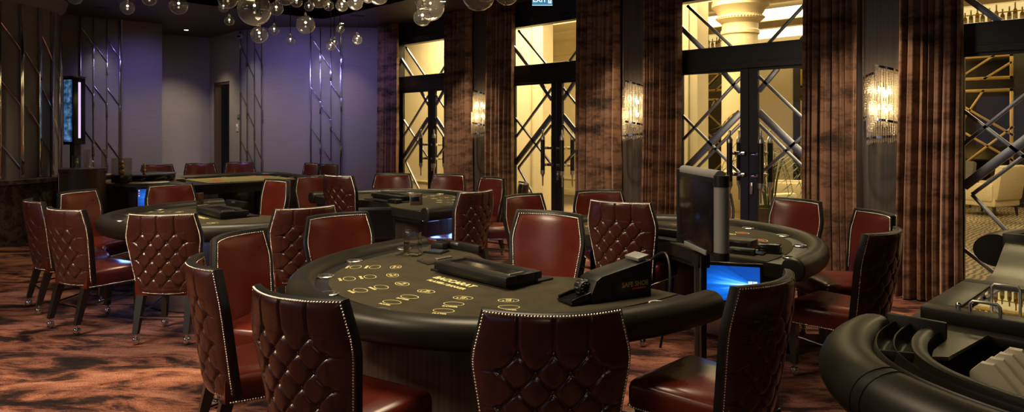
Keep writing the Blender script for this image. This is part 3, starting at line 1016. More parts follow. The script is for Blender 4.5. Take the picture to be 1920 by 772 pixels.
def make_table(label, cat, group, layout):
    root = thing('baccarat_table' if layout == 'bac' else 'card_table', (0, 0, 0), 0, label, cat, group)
    # rail
    n = 84
    pts, rs = [], []
    for i in range(n + 1):
        t = PI * i / n
        x, y = ell(TA, TB, t, 2.12)
        pts.append((x, y, .772)); rs.append(1.0)
    ext = [(1.0, .02), (.985, .006), (.93, .0), (.80, -.004)]
    pts = [(pts[0][0], -.0 - .02 + .004 * k, .772) for k, s in ((0, .8), (1, .93), (3, .985))] + pts + [(pts[-1][0], -.02 + .004 * k, .772) for k, s in ((3, .985), (1, .93), (0, .8))]
    rs = [.8, .93, .985] + rs + [.985, .93, .8]
    prof = []
    for k in range(24):
        a = 2 * PI * k / 24
        c, s = math.cos(a), math.sin(a)
        prof.append((.080 * abs(c) ** .85 * (1 if c > 0 else -1), .078 * abs(s) ** .85 * (1 if s > 0 else -1)))
    MB().tube(pts, rs, prof=prof, up=(0, 0, 1)).build('padded_rail', M_RAIL, root, ang=60)
    # board under the cloth
    A2, B2 = 1.205, 1.465
    arc = [ell(A2, B2, PI * i / 60, 2.12) for i in range(61)]
    poly = arc + kidney(-A2, A2)[1:-1]
    MB().slab(poly, .70, .795).build('table_board', M_TRACK, root, ang=30)
    FA, FB = 1.075, 1.365
    arcf = [ell(FA, FB, PI * i / 60, 2.2) for i in range(61)]
    polyf = [(x, max(y, .012)) for x, y in arcf] + [(x, y + .012) for x, y in kidney(-FA, FA)[1:-1]]
    felt = MB().slab(polyf, .793, .800).build('cloth_surface', M_FELT, root, ang=30)
    pr = MB(); z = .8008
    if layout == 'bac':
        for row in SPOTS:
            dx, dy = row[0][0] - row[2][0], row[0][1] - row[2][1]
            a = math.atan2(dy, dx) - PI / 2
            for k, (x, y) in enumerate(row):
                ring(pr, x, y, .056, .037, a, .0036, z)
                Mt = Matrix.Translation((x, y, z - .0003)) @ Matrix.Rotation(a + PI, 4, 'Z')
                if k < 2:
                    vs, fs = text_mesh('PLAYER' if k == 0 else 'BANKER', .022, Mt @ Matrix.Translation((0, -.055, 0)), bold=.0008)
                    pr.add(vs, fs)
                else:
                    for txt, dy2 in (('TIE', .013), ('8 TO 1', -.011)):
                        vs, fs = text_mesh(txt, .022, Mt @ Matrix.Translation((0, dy2, 0)), bold=.0008)
                        pr.add(vs, fs)
            pr.build('betting_spot', M_PRINT, felt, smooth=False, recalc=False); pr = MB()
        for txt, s, x, y, sx in (('BACCARAT', .070, .0, .705, 1.0), ('PLAYER / BANKER', .042, -.02, .782, 1.0)):
            vs, fs = text_mesh(txt, s, Matrix.Translation((x, y, z - .0003)) @ Matrix.Rotation(PI, 4, 'Z'), bold=.0022 if s > .06 else .0012, sx=sx)
            pr.add(vs, fs); pr.build('table_lettering', M_PRINT, felt, smooth=False, recalc=False); pr = MB()
    else:
        for i in range(7):
            t = R(22 + 136 * i / 6)
            for k, (fa, fb, ax) in enumerate(((.90, 1.17, .066), (.79, 1.03, .052), (.70, .91, .03))):
                x, y = fa * math.cos(t), fb * math.sin(t)
                a = math.atan2(y, x) - PI / 2
                ring(pr, x, y, ax, ax * .72, a, .005, z)
                if k == 0:
                    rd = MB(); ring(rd, x, y, .04, .018, a + .4, .016, z, 10); rd.build('red_spot', M_REDPRINT, felt, smooth=False)
                if k == 1:
                    vs, fs = text_mesh('ANTE', .03, Matrix.Translation((x, y, z - .0003)) @ Matrix.Rotation(a + PI, 4, 'Z'), bold=.001)
                    pr.add(vs, fs)
            pr.build('betting_spot', M_PRINT, felt, smooth=False, recalc=False); pr = MB()
        pts2 = [ell(.55, .74, R(20 + 140 * i / 30)) for i in range(31)]
        pr.grid(31, 2, lambda u, v: (pts2[int(round(u * 30))][0] * (1 + .008 * v), pts2[int(round(u * 30))][1] * (1 + .008 * v), z))
    if layout != 'bac': pr.build('betting_arc', M_PRINT, felt, smooth=False, recalc=False)
    for i in range(8):
        t = R(10 + 160 * i / 7)
        x, y = ell(1.138, 1.405, t, 2.12)
        c = MB().lathe([(.052, .796), (.054, .803), (.050, .8065), (.043, .805), (.042, .760), (.0003, .759)], (x, y, 0), 24)
        c.build('cup_holder', M_STEEL, root)
    # apron on the dealer side
    ap = MB()
    k = kidney(-1.16, 1.16, .26, 40)
    ap.grid(41, 2, lambda u, v: (k[int(round(u * 40))][0], k[int(round(u * 40))][1] + .015, .665 + .12 * v))
    ap.grid(41, 2, lambda u, v: (k[int(round(u * 40))][0], k[int(round(u * 40))][1] + .035, .665 + .12 * v), flip=True)
    ap.grid(41, 2, lambda u, v: (k[int(round(u * 40))][0], k[int(round(u * 40))][1] + .015 + .02 * v, .665))
    ap.build('dealer_apron', M_BLACK, root)
    # pedestal
    pa = [ell(.98, 1.20, PI * i / 48, 2.3) for i in range(49)]
    pp = [(x, max(y, .64)) for x, y in pa]
    MB().slab(pp, .0, .70).build('pedestal', M_PED, root, ang=25)
    kp = [(x * 1.02, max(y * 1.02, .63)) for x, y in pa]
    MB().slab(kp, .012, .165).build('kick_plate', M_STEEL, root, ang=25)
    return root
TG = 'baccarat tables with olive-black padded rails'
T1 = (-3.12, 3.25); T2 = (-7.20, 3.25); T3 = (-7.20, 4.45); T4 = (-3.20, 4.45)
tb = make_table('large baccarat table carrying the black card shoe', 'table', TG, 'bac')
tb.location = (*T1, 0); tb.rotation_euler = (0, 0, PI)
dup(tb, (*T2, 0), PI, 'baccarat table beside the marble plinth, ringed by tufted chairs', TG)
dup(tb, (*T3, 0), 0, 'baccarat table lit blue underneath, in front of the first glass doors')
tc = make_table('card table with red and yellow betting circles behind the tall pole monitor', 'table', TG, 'circles')
tc.location = (*T4, 0)

# things on the tables ------------------------------------------------
def on_table(T, rot, x, y):
    return (T[0] + (-x if rot else x), T[1] + (-y if rot else y))
def make_tray(label):
    r = thing('chip_tray', (0, 0, .80), 0, label, 'chip tray', 'glass-lidded chip trays on the tables')
    MB().box((.05, -.075, .006), (.72, .37, .012), .003).build('base_plate', M_BLACK, r)
    f = MB()
    for p, q in (((-.325, -.145), (.325, -.085)), ((-.325, .055), (.325, .145)), ((-.325, -.085), (-.285, .055)), ((.285, -.085), (.325, .055))):
        f.box2((p[0], p[1], .028), (q[0], q[1], .072), .004)
    f.box2((-.31, -.13, .012), (.31, .13, .034), .003)
    f.build('lid_frame', M_BLACK, r)
    MB().box((0, -.015, .060), (.58, .15, .006)).build('glass_lid', M_BLACKG, r, smooth=False)
    for s in (-1, 1):
        MB().box((s * .335, .07, .040), (.03, .12, .012), .003, Matrix.Rotation(R(-8 * s), 4, 'Y')).build('latch', M_STEEL, r)
    return r
tr = make_tray('black glass-lidded chip tray behind the baccarat lettering of the card shoe table')
tr.location = (*on_table(T1, 1, -.055, .50), .8); tr.rotation_euler = (0, 0, PI)
dup(tr, (*on_table(T2, 1, -.055, .50), .8), PI, 'black glass-lidded chip tray on the plinth baccarat table')
dup(tr, (*on_table(T3, 0, -.05, .50), .8), 0, 'black glass-lidded chip tray on the blue-lit table')
dup(tr, (*on_table(T4, 0, -.05, .50), .8), 0, 'black glass-lidded chip tray of the circle-printed table, behind the dark dealer chair')

def make_holder(label):
    """upright acrylic card holder: two bent sheets on a foot"""
    r = thing('card_holder', (0, 0, .80), 0, label, 'card holder', 'acrylic card holders')
    MB().box((0, 0, .004), (.17, .12, .008), .002).build('foot', M_ACRYL, r)
    a = MB()
    a.box((-.03, .045, .09), (.11, .006, .17), .002); a.box((.025, -.0, .09), (.006, .09, .17), .002)
    a.box((-.082, .012, .085), (.006, .06, .16), .002)
    a.build('upright_sheet', M_ACRYL, r)
    MB().box((.029, .0, .09), (.003, .088, .168)).build('mirror_plate', plain('brass_mirror', (.50, .40, .24), .15, 1, .05), r, smooth=False)
    return r
ah = make_holder('acrylic card holder standing on the card shoe baccarat table')
ah.location = (*on_table(T1, 1, .88, .39), .8); ah.rotation_euler = (0, 0, PI + .5)
dup(ah, (*on_table(T2, 1, .80, .40), .8), PI + .3, 'acrylic card holder on the plinth baccarat table')
def block(loc, rz, s, label, mat=None, name='card_box'):
    r = thing(name, loc, rz, label, 'box', None)
    MB().box((0, 0, s[2] / 2), s, .006).build('shell', mat or M_BLACK, r)
    MB().box((0, -s[1] / 2 - .002, s[2] * .55), (s[0] * .7, .004, s[2] * .4), .001).build('slot', M_BLACKG, r)
    return r
wb = block((*on_table(T3, 0, .60, .36), .80), R(40), (.13, .10, .13), 'upright wooden box with a white face on the blue-lit table', M_CABW)
MB().box((-.066, 0, .065), (.003, .085, .115), .001).build('white_face', M_IVORY, wb)
# display pads, small black boxes and the back bars
def pad(loc, rz, label, w=.15, d=.13):
    r = thing('display_pad', loc, rz, label, 'display pad', 'flat display pads')
    MB().box((0, 0, .006), (w, d, .012), .003).build('case', M_BLACK, r)
    MB().box((0, 0, .013), (w * .8, d * .72, .002)).build('screen', plain('pad_screen', (.03, .05, .10), .15), r, smooth=False)
    return r
pad((*on_table(T1, 1, .835, .19), .80), PI + .35, 'small bluish flat display pad by the card holder of the card shoe table')
pad((*on_table(T4, 0, .86, .22), .80), .2, 'flat pad under the blocks at the near edge of the circle-printed table', .19, .10)
block((*on_table(T1, 1, .93, .085), .80), PI + .2, (.12, .07, .05), 'small black box in front of the back bar of the card shoe table')
b = thing('dealer_bar', (*on_table(T1, 1, .80, .01), .80), PI + .06, 'raised black bar along the dealer edge of the card shoe table', 'bar')
MB().box((0, 0, .03), (.46, .035, .06), .006).build('bar_body', M_BLACK, b)
MB().box((.02, .02, .045), (.08, .01, .02), .002).build('label_plate', M_STEEL, b)
b = thing('dealer_bar', (*on_table(T2, 1, .66, .06), .80), PI + .1, 'raised black bar along the dealer edge of the plinth table', 'bar')
MB().box((0, 0, .035), (.42, .05, .07), .006).build('bar_body', M_BLACK, b)
MB().box((.02, .03, .055), (.08, .01, .02), .002).build('label_plate', M_STEEL, b)
b = thing('card_tool', (*on_table(T1, 1, .575, .46), .80), PI - .2, 'flat bronze plate beside the glass-lidded tray of the card shoe table', 'plate')
MB().box((0, 0, .005), (.17, .09, .010), .003).build('plate_body', M_BRONZE, b)
MB().cyl((.06, .02, .01), (.06, .02, .016), .008).build('screw', M_CHROME, b)
block((*on_table(T3, 0, .30, .26), .80), .1, (.16, .10, .05), 'small black box on the dealer edge of the blue-lit table')
block((*on_table(T4, 0, .94, .34), .80), .25, (.15, .10, .065), 'chrome-edged black box at the near corner of the circle-printed table', M_BLACKG)
block((*on_table(T4, 0, .70, .38), .80), .1, (.20, .14, .07), 'wedge-like black box beside the tall monitor on the circle-printed table')
block((*on_table(T4, 0, .83, .14), .80), .15, (.18, .05, .045), 'low black strip box at the dealer edge of the circle-printed table')

# card shoe
def make_shoe(loc, rz):
    r = thing('card_shoe', loc, rz, 'long black sloping electronic card shoe with Safe Shoe lettering', 'card shoe')
    # local: +y towards the mouth
    side = [(-.24, 0), (.15, 0), (.15, .05), (.12, .115), (.085, .135), (-.24, .195)]
    w = .075
    vs = [(-w, y, z) for y, z in side] + [(w, y, z) for y, z in side]
    n = len(side)
    fs = [tuple(range(n)), tuple(range(n, 2 * n))[::-1]] + [(i, (i + 1) % n, n + (i + 1) % n, n + i) for i in range(n)]
    bm = bmesh.new()
    bv = [bm.verts.new(v) for v in vs]
    for f in fs: bm.faces.new([bv[i] for i in f])
    bmesh.ops.recalc_face_normals(bm, faces=bm.faces)
    bmesh.ops.bevel(bm, geom=bm.edges[:], offset=.006, segments=2, affect='EDGES', profile=.5)
    bm.verts.index_update()
    mb = MB(); mb.add([v.co.copy() for v in bm.verts], [[v.index for v in f.verts] for f in bm.faces]); bm.free()
    mb.build('shell', M_BLACK, r)
    m = MB()
    m.box((0, .205, .012), (.135, .13, .012), .004, Matrix.Translation((0, 0, .012)) @ Matrix.Translation((0, .2, 0)) @ Matrix.Rotation(R(-12), 4, 'X') @ Matrix.Translation((0, -.2, 0)))
    for s in (-1, 1): m.box((s * .062, .19, .03), (.014, .14, .035), .005, Matrix.Translation((0, .2, .01)) @ Matrix.Rotation(R(-14), 4, 'X') @ Matrix.Translation((0, -.2, -.01)))
    m.build('mouth', M_BLACKG, r)
    ro = MB().lathe([(.0003, -.03), (.034, -.03), (.037, -.026), (.037, .026), (.034, .03), (.0003, .03)], (0, 0, 0), 24, Matrix.Translation((.0, .155, .075)) @ Matrix.Rotation(R(90), 4, 'Y'))
    w2 = ro.build('roller', M_BLACK, r)
    g = MB()
    for k in range(9):
        a = 2 * PI * k / 9
        g.box((0, .024 * math.cos(a), .024 * math.sin(a)), (.004, .012, .006), .001, Matrix.Translation((-.032, .155, .075)))
        g.box((0, .024 * math.cos(a), .024 * math.sin(a)), (.004, .012, .006), .001, Matrix.Translation((.032, .155, .075)))
        g.box((0, .039 * math.cos(a), .039 * math.sin(a)), (.03, .006, .006), .001, Matrix.Translation((0, .155, .075)))
    g.build('roller_marks', M_STEEL, w2)
    MB().box((0, -.20, .2), (.12, .075, .02), .004, Matrix.Translation((0, -.2, .203)) @ Matrix.Rotation(R(-12), 4, 'X') @ Matrix.Translation((0, .2, -.2))).build('rear_lid', M_GREY, r)
    for s in (-1, 1):
        Mx = Matrix(((0, 0, s, s * (w + .0002)), (s, 0, 0, -.13), (0, 1, 0, .075), (0, 0, 0, 1)))
        vs, fs = text_mesh('SAFE SHOE', .036, Mx, bold=.0008)
        MB().add(vs, fs).build('lettering', M_GOLD, r, smooth=False, recalc=False)
        Mx = Matrix(((0, 0, s, s * (w + .0002)), (s, 0, 0, -.155 + .0 * s), (0, 1, 0, .052), (0, 0, 0, 1)))
        MB().box((0, 0, 0), (.09, .007, .0006), 0, Mx).build('red_stripe', M_REDPRINT, r, smooth=False)
    return r
make_shoe((*on_table(T1, 1, -.86, .36), .80), PI + R(-16))

# upright two-sided monitor on a pole between the tables -----------------
def make_monitor():
    r = thing('pole_monitor', (-2.20, 3.74, 0), R(-38.7), 'tall upright black monitor with silver edge tubes on a floor pole', 'monitor')
    # local: screen normal -y, width along x
    MB().box((0, 0, 1.195), (.60, .075, .455), .012).build('housing', M_BLACK, r)
    for s in (-1, 1):
        MB().box((0, s * .039, 1.19), (.545, .004, .40), .001).build('screen', M_BLACKG, r)
    for s in (-1, 1):
        e = MB().cyl((s * .315, 0, .995), (s * .315, 0, 1.375), .042, 20).build('edge_tube', M_GREY if s > 0 else M_BLACK, r)
        for z0, z1 in ((.955, 1.0), (1.37, 1.435)):
            MB().cyl((s * .315, 0, z0), (s * .315, 0, z1), .044, 20).build('tube_cap', M_BLACK, e)
    MB().cyl((-.30, 0, 1.425), (.30, 0, 1.425), .036, 16).build('top_tube', M_GREY, r)
    MB().box((.02, -.045, .975), (.36, .012, .028), .003).build('control_strip', M_GREY, r)
    MB().box((0, .0, .49), (.07, .05, .97), .006).build('pole', M_BLACK, r)
    t = MB()
    for s in (-1, 1): t.cyl((s * .045, -.02, .03), (s * .045, -.02, .93), .006, 8)
    t.build('pole_trim', M_STEEL, r)
    MB().lathe([(.0003, .03), (.17, .028), (.18, .015), (.18, .001), (.0003, .0005)], (0, 0, 0), 28).build('floor_base', M_BLACK, r)
    MB().box((0, 0, .90), (.10, .08, .09), .008).build('clamp', M_BLACK, r)
    return r
make_monitor()
def mat_desktop():
    m, nt, b, l = new_mat('blue_desktop_screen')
    n = nt.nodes
    tc = n.new('ShaderNodeTexCoord')
    sp = n.new('ShaderNodeSeparateXYZ'); l.new(tc.outputs['Generated'], sp.inputs[0])
    # rays fan out from the bright window on the far side of the picture
    def math_(op, a, b_=None):
        k = n.new('ShaderNodeMath'); k.operation = op
        for i, v in enumerate((a, b_)):
            if v is None: continue
            if isinstance(v, (int, float)): k.inputs[i].default_value = v
            else: l.new(v, k.inputs[i])
        return k.outputs[0]
    u = math_('SUBTRACT', .90, sp.outputs['X']); v = math_('SUBTRACT', sp.outputs['Z'], .46)
    ang = math_('DIVIDE', v, math_('ADD', math_('ABSOLUTE', u), .04))
    nz = n.new('ShaderNodeTexNoise'); nz.noise_dimensions = '1D'; nz.inputs['Scale'].default_value = 5; nz.inputs['Detail'].default_value = 2
    l.new(ang, nz.inputs['W'])
    rays = ramp(nt, nz.outputs['Fac'], [(.35, (0, 0, 0)), (.65, (1, 1, 1))])
    d = math_('SQRT', math_('ADD', math_('MULTIPLY', u, u), math_('MULTIPLY', v, v)))
    fall = math_('SUBTRACT', 1.0, math_('MULTIPLY', d, 1.05))
    cone = math_('SUBTRACT', 1.0, math_('MULTIPLY', math_('ABSOLUTE', ang), .9))
    k = math_('MULTIPLY', math_('MAXIMUM', fall, 0), math_('MAXIMUM', cone, .1))
    k2 = math_('MULTIPLY', k, math_('ADD', math_('MULTIPLY', rays.outputs[0], .6), .5))
    r = ramp(nt, k2, [(.0, (.002, .03, .20)), (.25, (.006, .13, .62)), (.55, (.10, .50, 1.0)), (.85, (.80, .95, 1.0))])
    b.inputs['Base Color'].default_value = (0, 0, 0, 1)
    l.new(r.outputs[0], b.inputs['Emission Color'])
    b.inputs['Emission Strength'].default_value = 1.6
    b.inputs['Roughness'].default_value = .2
    return m
M_DESK = mat_desktop()
M_ICON = emit('desktop_icon_white', (.8, .85, .9), .8)
M_ICON2 = emit('desktop_icon_orange', (.85, .25, .10), .8)
def make_screen(loc, rz, label, tilt=-6):
    r = thing('computer_screen', loc, rz, label, 'computer screen')
    T = Matrix.Rotation(R(tilt), 4, 'X')
    MB().box((0, .012, 0), (.42, .035, .27), .006, T).build('bezel', M_BLACKG, r)
    s = MB().box((0, -.007, 0), (.375, .002, .225), 0, T).build('display', M_DESK, r, smooth=False)
    for k in range(3):
        MB().box((-.172, -.009, .092 - .034 * k), (.014, .001, .016), 0, T).build('icon', M_ICON if k != 1 else M_ICON2, s, smooth=False)
    w = MB()
    for a in (0, 1):
        for c in (0, 1):
            w.box((.128 + .030 * a, -.009, -.024 + .030 * c), (.027, .001, .027), 0, T)
    w.build('window_mark', emit('window_mark_light', (.75, .93, 1.0), 1.0), s, smooth=False)
    MB().box((0, .05, .02), (.06, .06, .10), .004, T).build('bracket', M_BLACK, r)
    MB().box2((-.03, .06, -loc[2] + .004), (.03, .11, .05), .004).build('stand_post', M_BLACK, r)
    MB().box2((-.12, -.02, -loc[2] + .001), (.12, .20, -loc[2] + .015), .004).build('stand_foot', M_BLACK, r)
    return r
make_screen((-2.25, 4.19, .675), R(30), 'glowing blue computer screen mounted under the edge of the table behind the monitor pole')
make_screen((-10.05, 2.95, .77), R(71), 'blue computer screen mostly hidden by a red chair, below the roulette wheel')
d = thing('dark_panel', (-6.75, 4.36, .61), R(50), 'switched-off black screen panel hanging at the blue-lit table', 'screen')
MB().box((0, 0, 0), (.42, .04, .36), .008).build('bezel', M_BLACK, d)
MB().box((0, -.021, 0), (.37, .003, .30)).build('display', M_BLACKG, d, smooth=False)
MB().box((0, .04, .05), (.08, .06, .12), .004).build('bracket', M_BLACK, d)
# loose cables by the pole
rnd = random.Random(11)
for k, lab in enumerate(('black cable looping up behind the padded rail by the monitor pole', 'black cable trailing down beside the monitor pole', 'thin black cable tangled on the floor below the card shoe table end')):
    pts = []
    if k == 0: base = [(-2.3, 3.45, .40), (-2.28, 3.52, .75), (-2.36, 3.6, .93), (-2.5, 3.62, .86), (-2.6, 3.5, .72), (-2.65, 3.4, .4)]
    elif k == 1: base = [(-1.98, 3.62, .70), (-1.95, 3.55, .5), (-1.97, 3.5, .3), (-2.1, 3.45, .08), (-2.2, 3.4, .012)]
    else: base = [(-2.75, 3.4, .012), (-2.5, 3.3, .012), (-2.35, 3.38, .012), (-2.2, 3.2, .012), (-2.0, 3.35, .012), (-1.9, 3.5, .012)]
    B = [Vector(p) for p in base]
    for i in range(len(B) - 1):
        p0, p1, p2, p3 = B[max(0, i - 1)], B[i], B[i + 1], B[min(len(B) - 1, i + 2)]
        for j in range(8):
            t = j / 8
            pts.append(.5 * ((2 * p1) + (-p0 + p2) * t + (2 * p0 - 5 * p1 + 4 * p2 - p3) * t * t + (-p0 + 3 * p1 - 3 * p2 + p3) * t ** 3))
    pts.append(B[-1])
    tag(MB().tube(pts, .008, 8).build('cable', M_BLACK), lab, 'cable')

# blue light strip under the rail of the far table and the plinth table
M_BLUE = emit('blue_led', (.25, .45, 1.0), 14)
def led(T, rot, t0, t1, label, power):
    r = thing('light_strip', (T[0], T[1], 0), PI if rot else 0, label, 'light strip', 'blue light strips under the table rails')
    P = [ell(1.10, 1.33, R(t0 + (t1 - t0) * i / 24), 2.12) for i in range(25)]
    MB().tube([(x, y, .688) for x, y in P], .008, 8).build('led_tape', M_BLUE, r)
    MB().tube([(x * .99, y * .99, .696) for x, y in P], .008, 6).build('mounting_rail', M_STEEL, r)
    for i in (4, 12, 20):
        l = bpy.data.lights.new('table_glow', 'POINT'); l.energy = power; l.color = (.18, .35, 1.0); l.shadow_soft_size = .06
        o = bpy.data.objects.new('table_glow', l); COL.objects.link(o)
        p = on_table(T, rot, P[i][0], P[i][1]); o.location = (p[0], p[1], .60)
led(T3, 0, 2, 50, 'glowing blue light strip under the far baccarat table rail', 3)
led(T2, 1, 60, 178, 'blue light strip tucked under the plinth table rail', 2.2)

# ------------------------------------------------------------------ roulette table
rt = thing('roulette_table', (0, 0, 0), 0, 'long roulette table with yellow-green layout along the grey recess wall', 'table')
rp = [(-11.45, 5.93), (-12.2, 5.96), (-12.7, 5.94), (-12.90, 5.82), (-12.97, 5.6), (-12.97, 5.0), (-12.97, 4.5), (-12.97, 4.05)]
sm = []
for i in range(len(rp) - 1):
    p0, p1, p2, p3 = [Vector(rp[max(0, min(len(rp) - 1, i + k))]) for k in (-1, 0, 1, 2)]
    for j in range(6):
        t = j / 6
        sm.append(.5 * ((2 * p1) + (-p0 + p2) * t + (2 * p0 - 5 * p1 + 4 * p2 - p3) * t * t + (-p0 + 3 * p1 - 3 * p2 + p3) * t ** 3))
sm.append(Vector(rp[-1]))
MB().tube([(p.x, p.y, .79) for p in sm], 1, prof=[(.08 * math.cos(2 * PI * k / 16), .07 * math.sin(2 * PI * k / 16)) for k in range(16)], up=(0, 0, 1)).build('padded_rail', M_RAIL, rt, ang=60)
poly = [(-11.4, 5.9), (-12.7, 5.9), (-12.95, 5.65), (-12.95, 3.6), (-12.85, 3.15), (-12.4, 2.9), (-11.9, 3.0), (-11.55, 3.4), (-11.42, 4.2)]
MB().slab(poly, .72, .79).build('table_board', M_TRACK, rt)
lay = MB().slab([(-11.55, 5.75), (-12.6, 5.75), (-12.82, 5.55), (-12.82, 4.25), (-11.6, 4.25)], .788, .798)
def mat_layout():
    m, nt, b, l = new_mat('roulette_layout')
    t = tex(nt, 'Brick', (1, 1, 1), Scale=5.5)
    t.inputs['Color1'].default_value = (.16, .14, .05, 1); t.inputs['Color2'].default_value = (.10, .10, .04, 1); t.inputs['Mortar'].default_value = (.45, .42, .12, 1)
    t.inputs['Mortar Size'].default_value = .03
    n2 = tex(nt, 'Noise', (3, 3, 3), Scale=1.0)
    r = ramp(nt, n2.outputs['Fac'], [(.60, (0, 0, 0)), (.64, (1, 1, 1))], 'CONSTANT')
    mx = nt.nodes.new('ShaderNodeMix'); mx.data_type = 'RGBA'
    l.new(r.outputs[0], mx.inputs[0]); l.new(t.outputs[0], mx.inputs[6]); mx.inputs[7].default_value = (.45, .05, .03, 1)
    l.new(mx.outputs[2], b.inputs['Base Color']); b.inputs['Roughness'].default_value = .9
    return m
lay.build('cloth_surface', mat_layout(), rt, smooth=False)
for p in ((-12.75, 4.35), (-12.78, 4.95), (-12.76, 5.5), (-12.3, 5.80), (-11.8, 5.8)):
    MB().lathe([(.05, .79), (.052, .81), (.042, .808), (.04, .79)], (p[0], p[1], 0), 16).build('cup_holder', M_CHROME, rt)
ap = MB().box2((-11.50, 3.7, .10), (-11.44, 5.85, .74), .01)
ap.build('dealer_apron', M_BLACK, rt)
ws = MB()
ws.tube([(-12.42 + .56 * math.cos(R(a)), 3.50 + .56 * math.sin(R(a)), .80) for a in range(60, 381, 8)], 1, prof=[(-.07, -.05), (.07, -.05), (.075, .03), (.05, .05), (-.05, .05), (-.075, .03)], up=(0, 0, 1))
ws.build('wheel_surround', plain('tan_vinyl', (.17, .125, .07), .4), rt)
MB().slab([(-11.7, 5.6), (-12.6, 5.6), (-12.7, 5.4), (-12.7, 3.7), (-12.3, 3.3), (-11.75, 3.6)], 0, .72).build('pedestal', M_PED, rt, smooth=False)
bx = MB()
for k in range(3): bx.box((-11.42, 4.1 + .55 * k, .42), (.03, .46, .42), .006)
bx.build('shelf_front', M_BLACKG, rt)
MB().lathe([(.50, .0), (.50, .70), (.62, .73), (.62, .79), (.48, .83), (.0003, .832)], (-12.42, 3.50, 0), 40).build('wheel_pedestal', M_PED, rt)
wheel = thing('roulette_spinner', (-12.42, 3.50, .835), 0, 'roulette wheel with gold spindle under its clear cover', 'roulette wheel')
MB().lathe([(.46, .0), (.47, .06), (.45, .105), (.40, .10), (.30, .06), (.29, .055)], (0, 0, 0), 40).build('bowl', M_BLACKG, wheel)
def mat_pockets():
    m, nt, b, l = new_mat('wheel_pockets')
    t = tex(nt, 'Gradient', (1, 1, 1), gradient_type='RADIAL')
    mu = nt.nodes.new('ShaderNodeMath'); mu.operation = 'MULTIPLY'; mu.inputs[1].default_value = 18
    fr = nt.nodes.new('ShaderNodeMath'); fr.operation = 'FRACT'
    l.new(t.outputs['Fac'], mu.inputs[0]); l.new(mu.outputs[0], fr.inputs[0])
    r = ramp(nt, fr.outputs[0], [(0, (.30, .02, .015)), (.5, (.01, .01, .01))], 'CONSTANT')
    l.new(r.outputs[0], b.inputs['Base Color']); b.inputs['Roughness'].default_value = .25
    return m
MB().lathe([(.30, .058), (.22, .052), (.2, .06), (.04, .10), (.0004, .105)], (0, 0, 0), 40).build('rotor', mat_pockets(), wheel)
MB().lathe([(.03, .10), (.02, .14), (.035, .17), (.018, .20), (.028, .24), (.012, .28), (.0003, .30)], (0, 0, 0), 20).build('spindle', M_GOLD, wheel)
g = MB()
g.lathe([(.48, .105), (.48, .125), (.0003, .127)], (0, 0, 0), 40)
g.build('glass_ring', thin_glass('green_glass', (.65, .85, .72), .02, 2.0), wheel)
cv = thing('display_box', (-12.0, 3.06, .852), .4, 'clear acrylic box with gold balls stacked inside, by the wheel', 'display box')
sd = MB()
for s in (-1, 1):
    sd.box((s * .10, 0, .25), (.006, .2, .26)); sd.box((0, s * .10, .25), (.2, .006, .26))
sd.box((0, 0, .382), (.206, .206, .006))
sd.build('clear_case', M_ACRYL, cv, smooth=False)
MB().box((0, 0, .06), (.21, .21, .12), .006).build('base_plate', M_BLACKG, cv)
gb = MB(); gb.ball((0, 0, .165), .045); gb.ball((0, 0, .245), .038); gb.ball((0, 0, .31), .03); gb.cyl((0, 0, .12), (0, 0, .33), .008)
gb.build('gold_balls', M_GOLD, cv)
wd = thing('white_block', (-12.72, 4.02, .80), .2, 'small white block at the rim beside the roulette wheel', 'block')
MB().box((0, 0, .02), (.10, .16, .04), .008).build('block_body', M_IVORY, wd); MB().box((0, 0, .042), (.05, .09, .004), .001).build('top_plate', M_GREY, wd)

# curved wooden cabinet by the wheel
cb = thing('curved_cabinet', (-11.95, 2.52, 0), R(79), 'curved dark wood cabinet with glass ornaments beside the roulette wheel', 'cabinet')
half = [(.30 * math.cos(PI * i / 24 - PI), .26 * math.sin(PI * i / 24 - PI)) for i in range(25)]
MB().slab(half + [(.30, .28), (-.30, .28)], .0, 1.06).build('body', M_CABW, cb, ang=25)
MB().slab([(x * 1.05, y * 1.05) for x, y in half] + [(.315, .29), (-.315, .29)], 1.06, 1.10).build('top', M_CABW, cb, ang=25)
MB().box2((-.31, .1, .02), (-.302, .27, 1.05), .002).build('metal_edge', M_STEEL, cb)
gl = thing('glass_ornament', (-11.90, 2.62, 1.10), 0, 'clear glass ball on a tiny stand on the curved cabinet', 'ornament')
MB().ball((0, 0, .065), .055, 18, 12).build('ball', M_BUBBLE, gl); MB().lathe([(.03, 0), (.03, .008), (.012, .012), (.012, .014)], (0, 0, 0), 14).build('stand', M_CHROME, gl)
gl = thing('glass_ornament', (-12.06, 2.46, 1.10), 0, 'clear tumbler with small gold balls on the curved cabinet', 'ornament')
MB().lathe([(.0003, .004), (.06, .004), (.062, .19), (.058, .19)], (0, 0, 0), 20).build('tumbler', M_ACRYL, gl)
q = MB(); q.ball((.01, 0, .085), .026); q.ball((-.01, .01, .13), .018); q.cyl((0, 0, .005), (0, 0, .13), .005); q.build('gold_balls', M_GOLD, gl)
lg = thing('side_ledge', (-13.15, 2.96, 0), R(72), 'low ledge with pale edge behind the lit sign post', 'ledge')
MB().box((0, 0, .45), (.55, .3, .90), .01).build('body', M_CABW, lg); MB().box((0, -.005, .915), (.58, .32, .03), .006).build('top', plain('pale_edge', (.35, .27, .18), .4), lg)
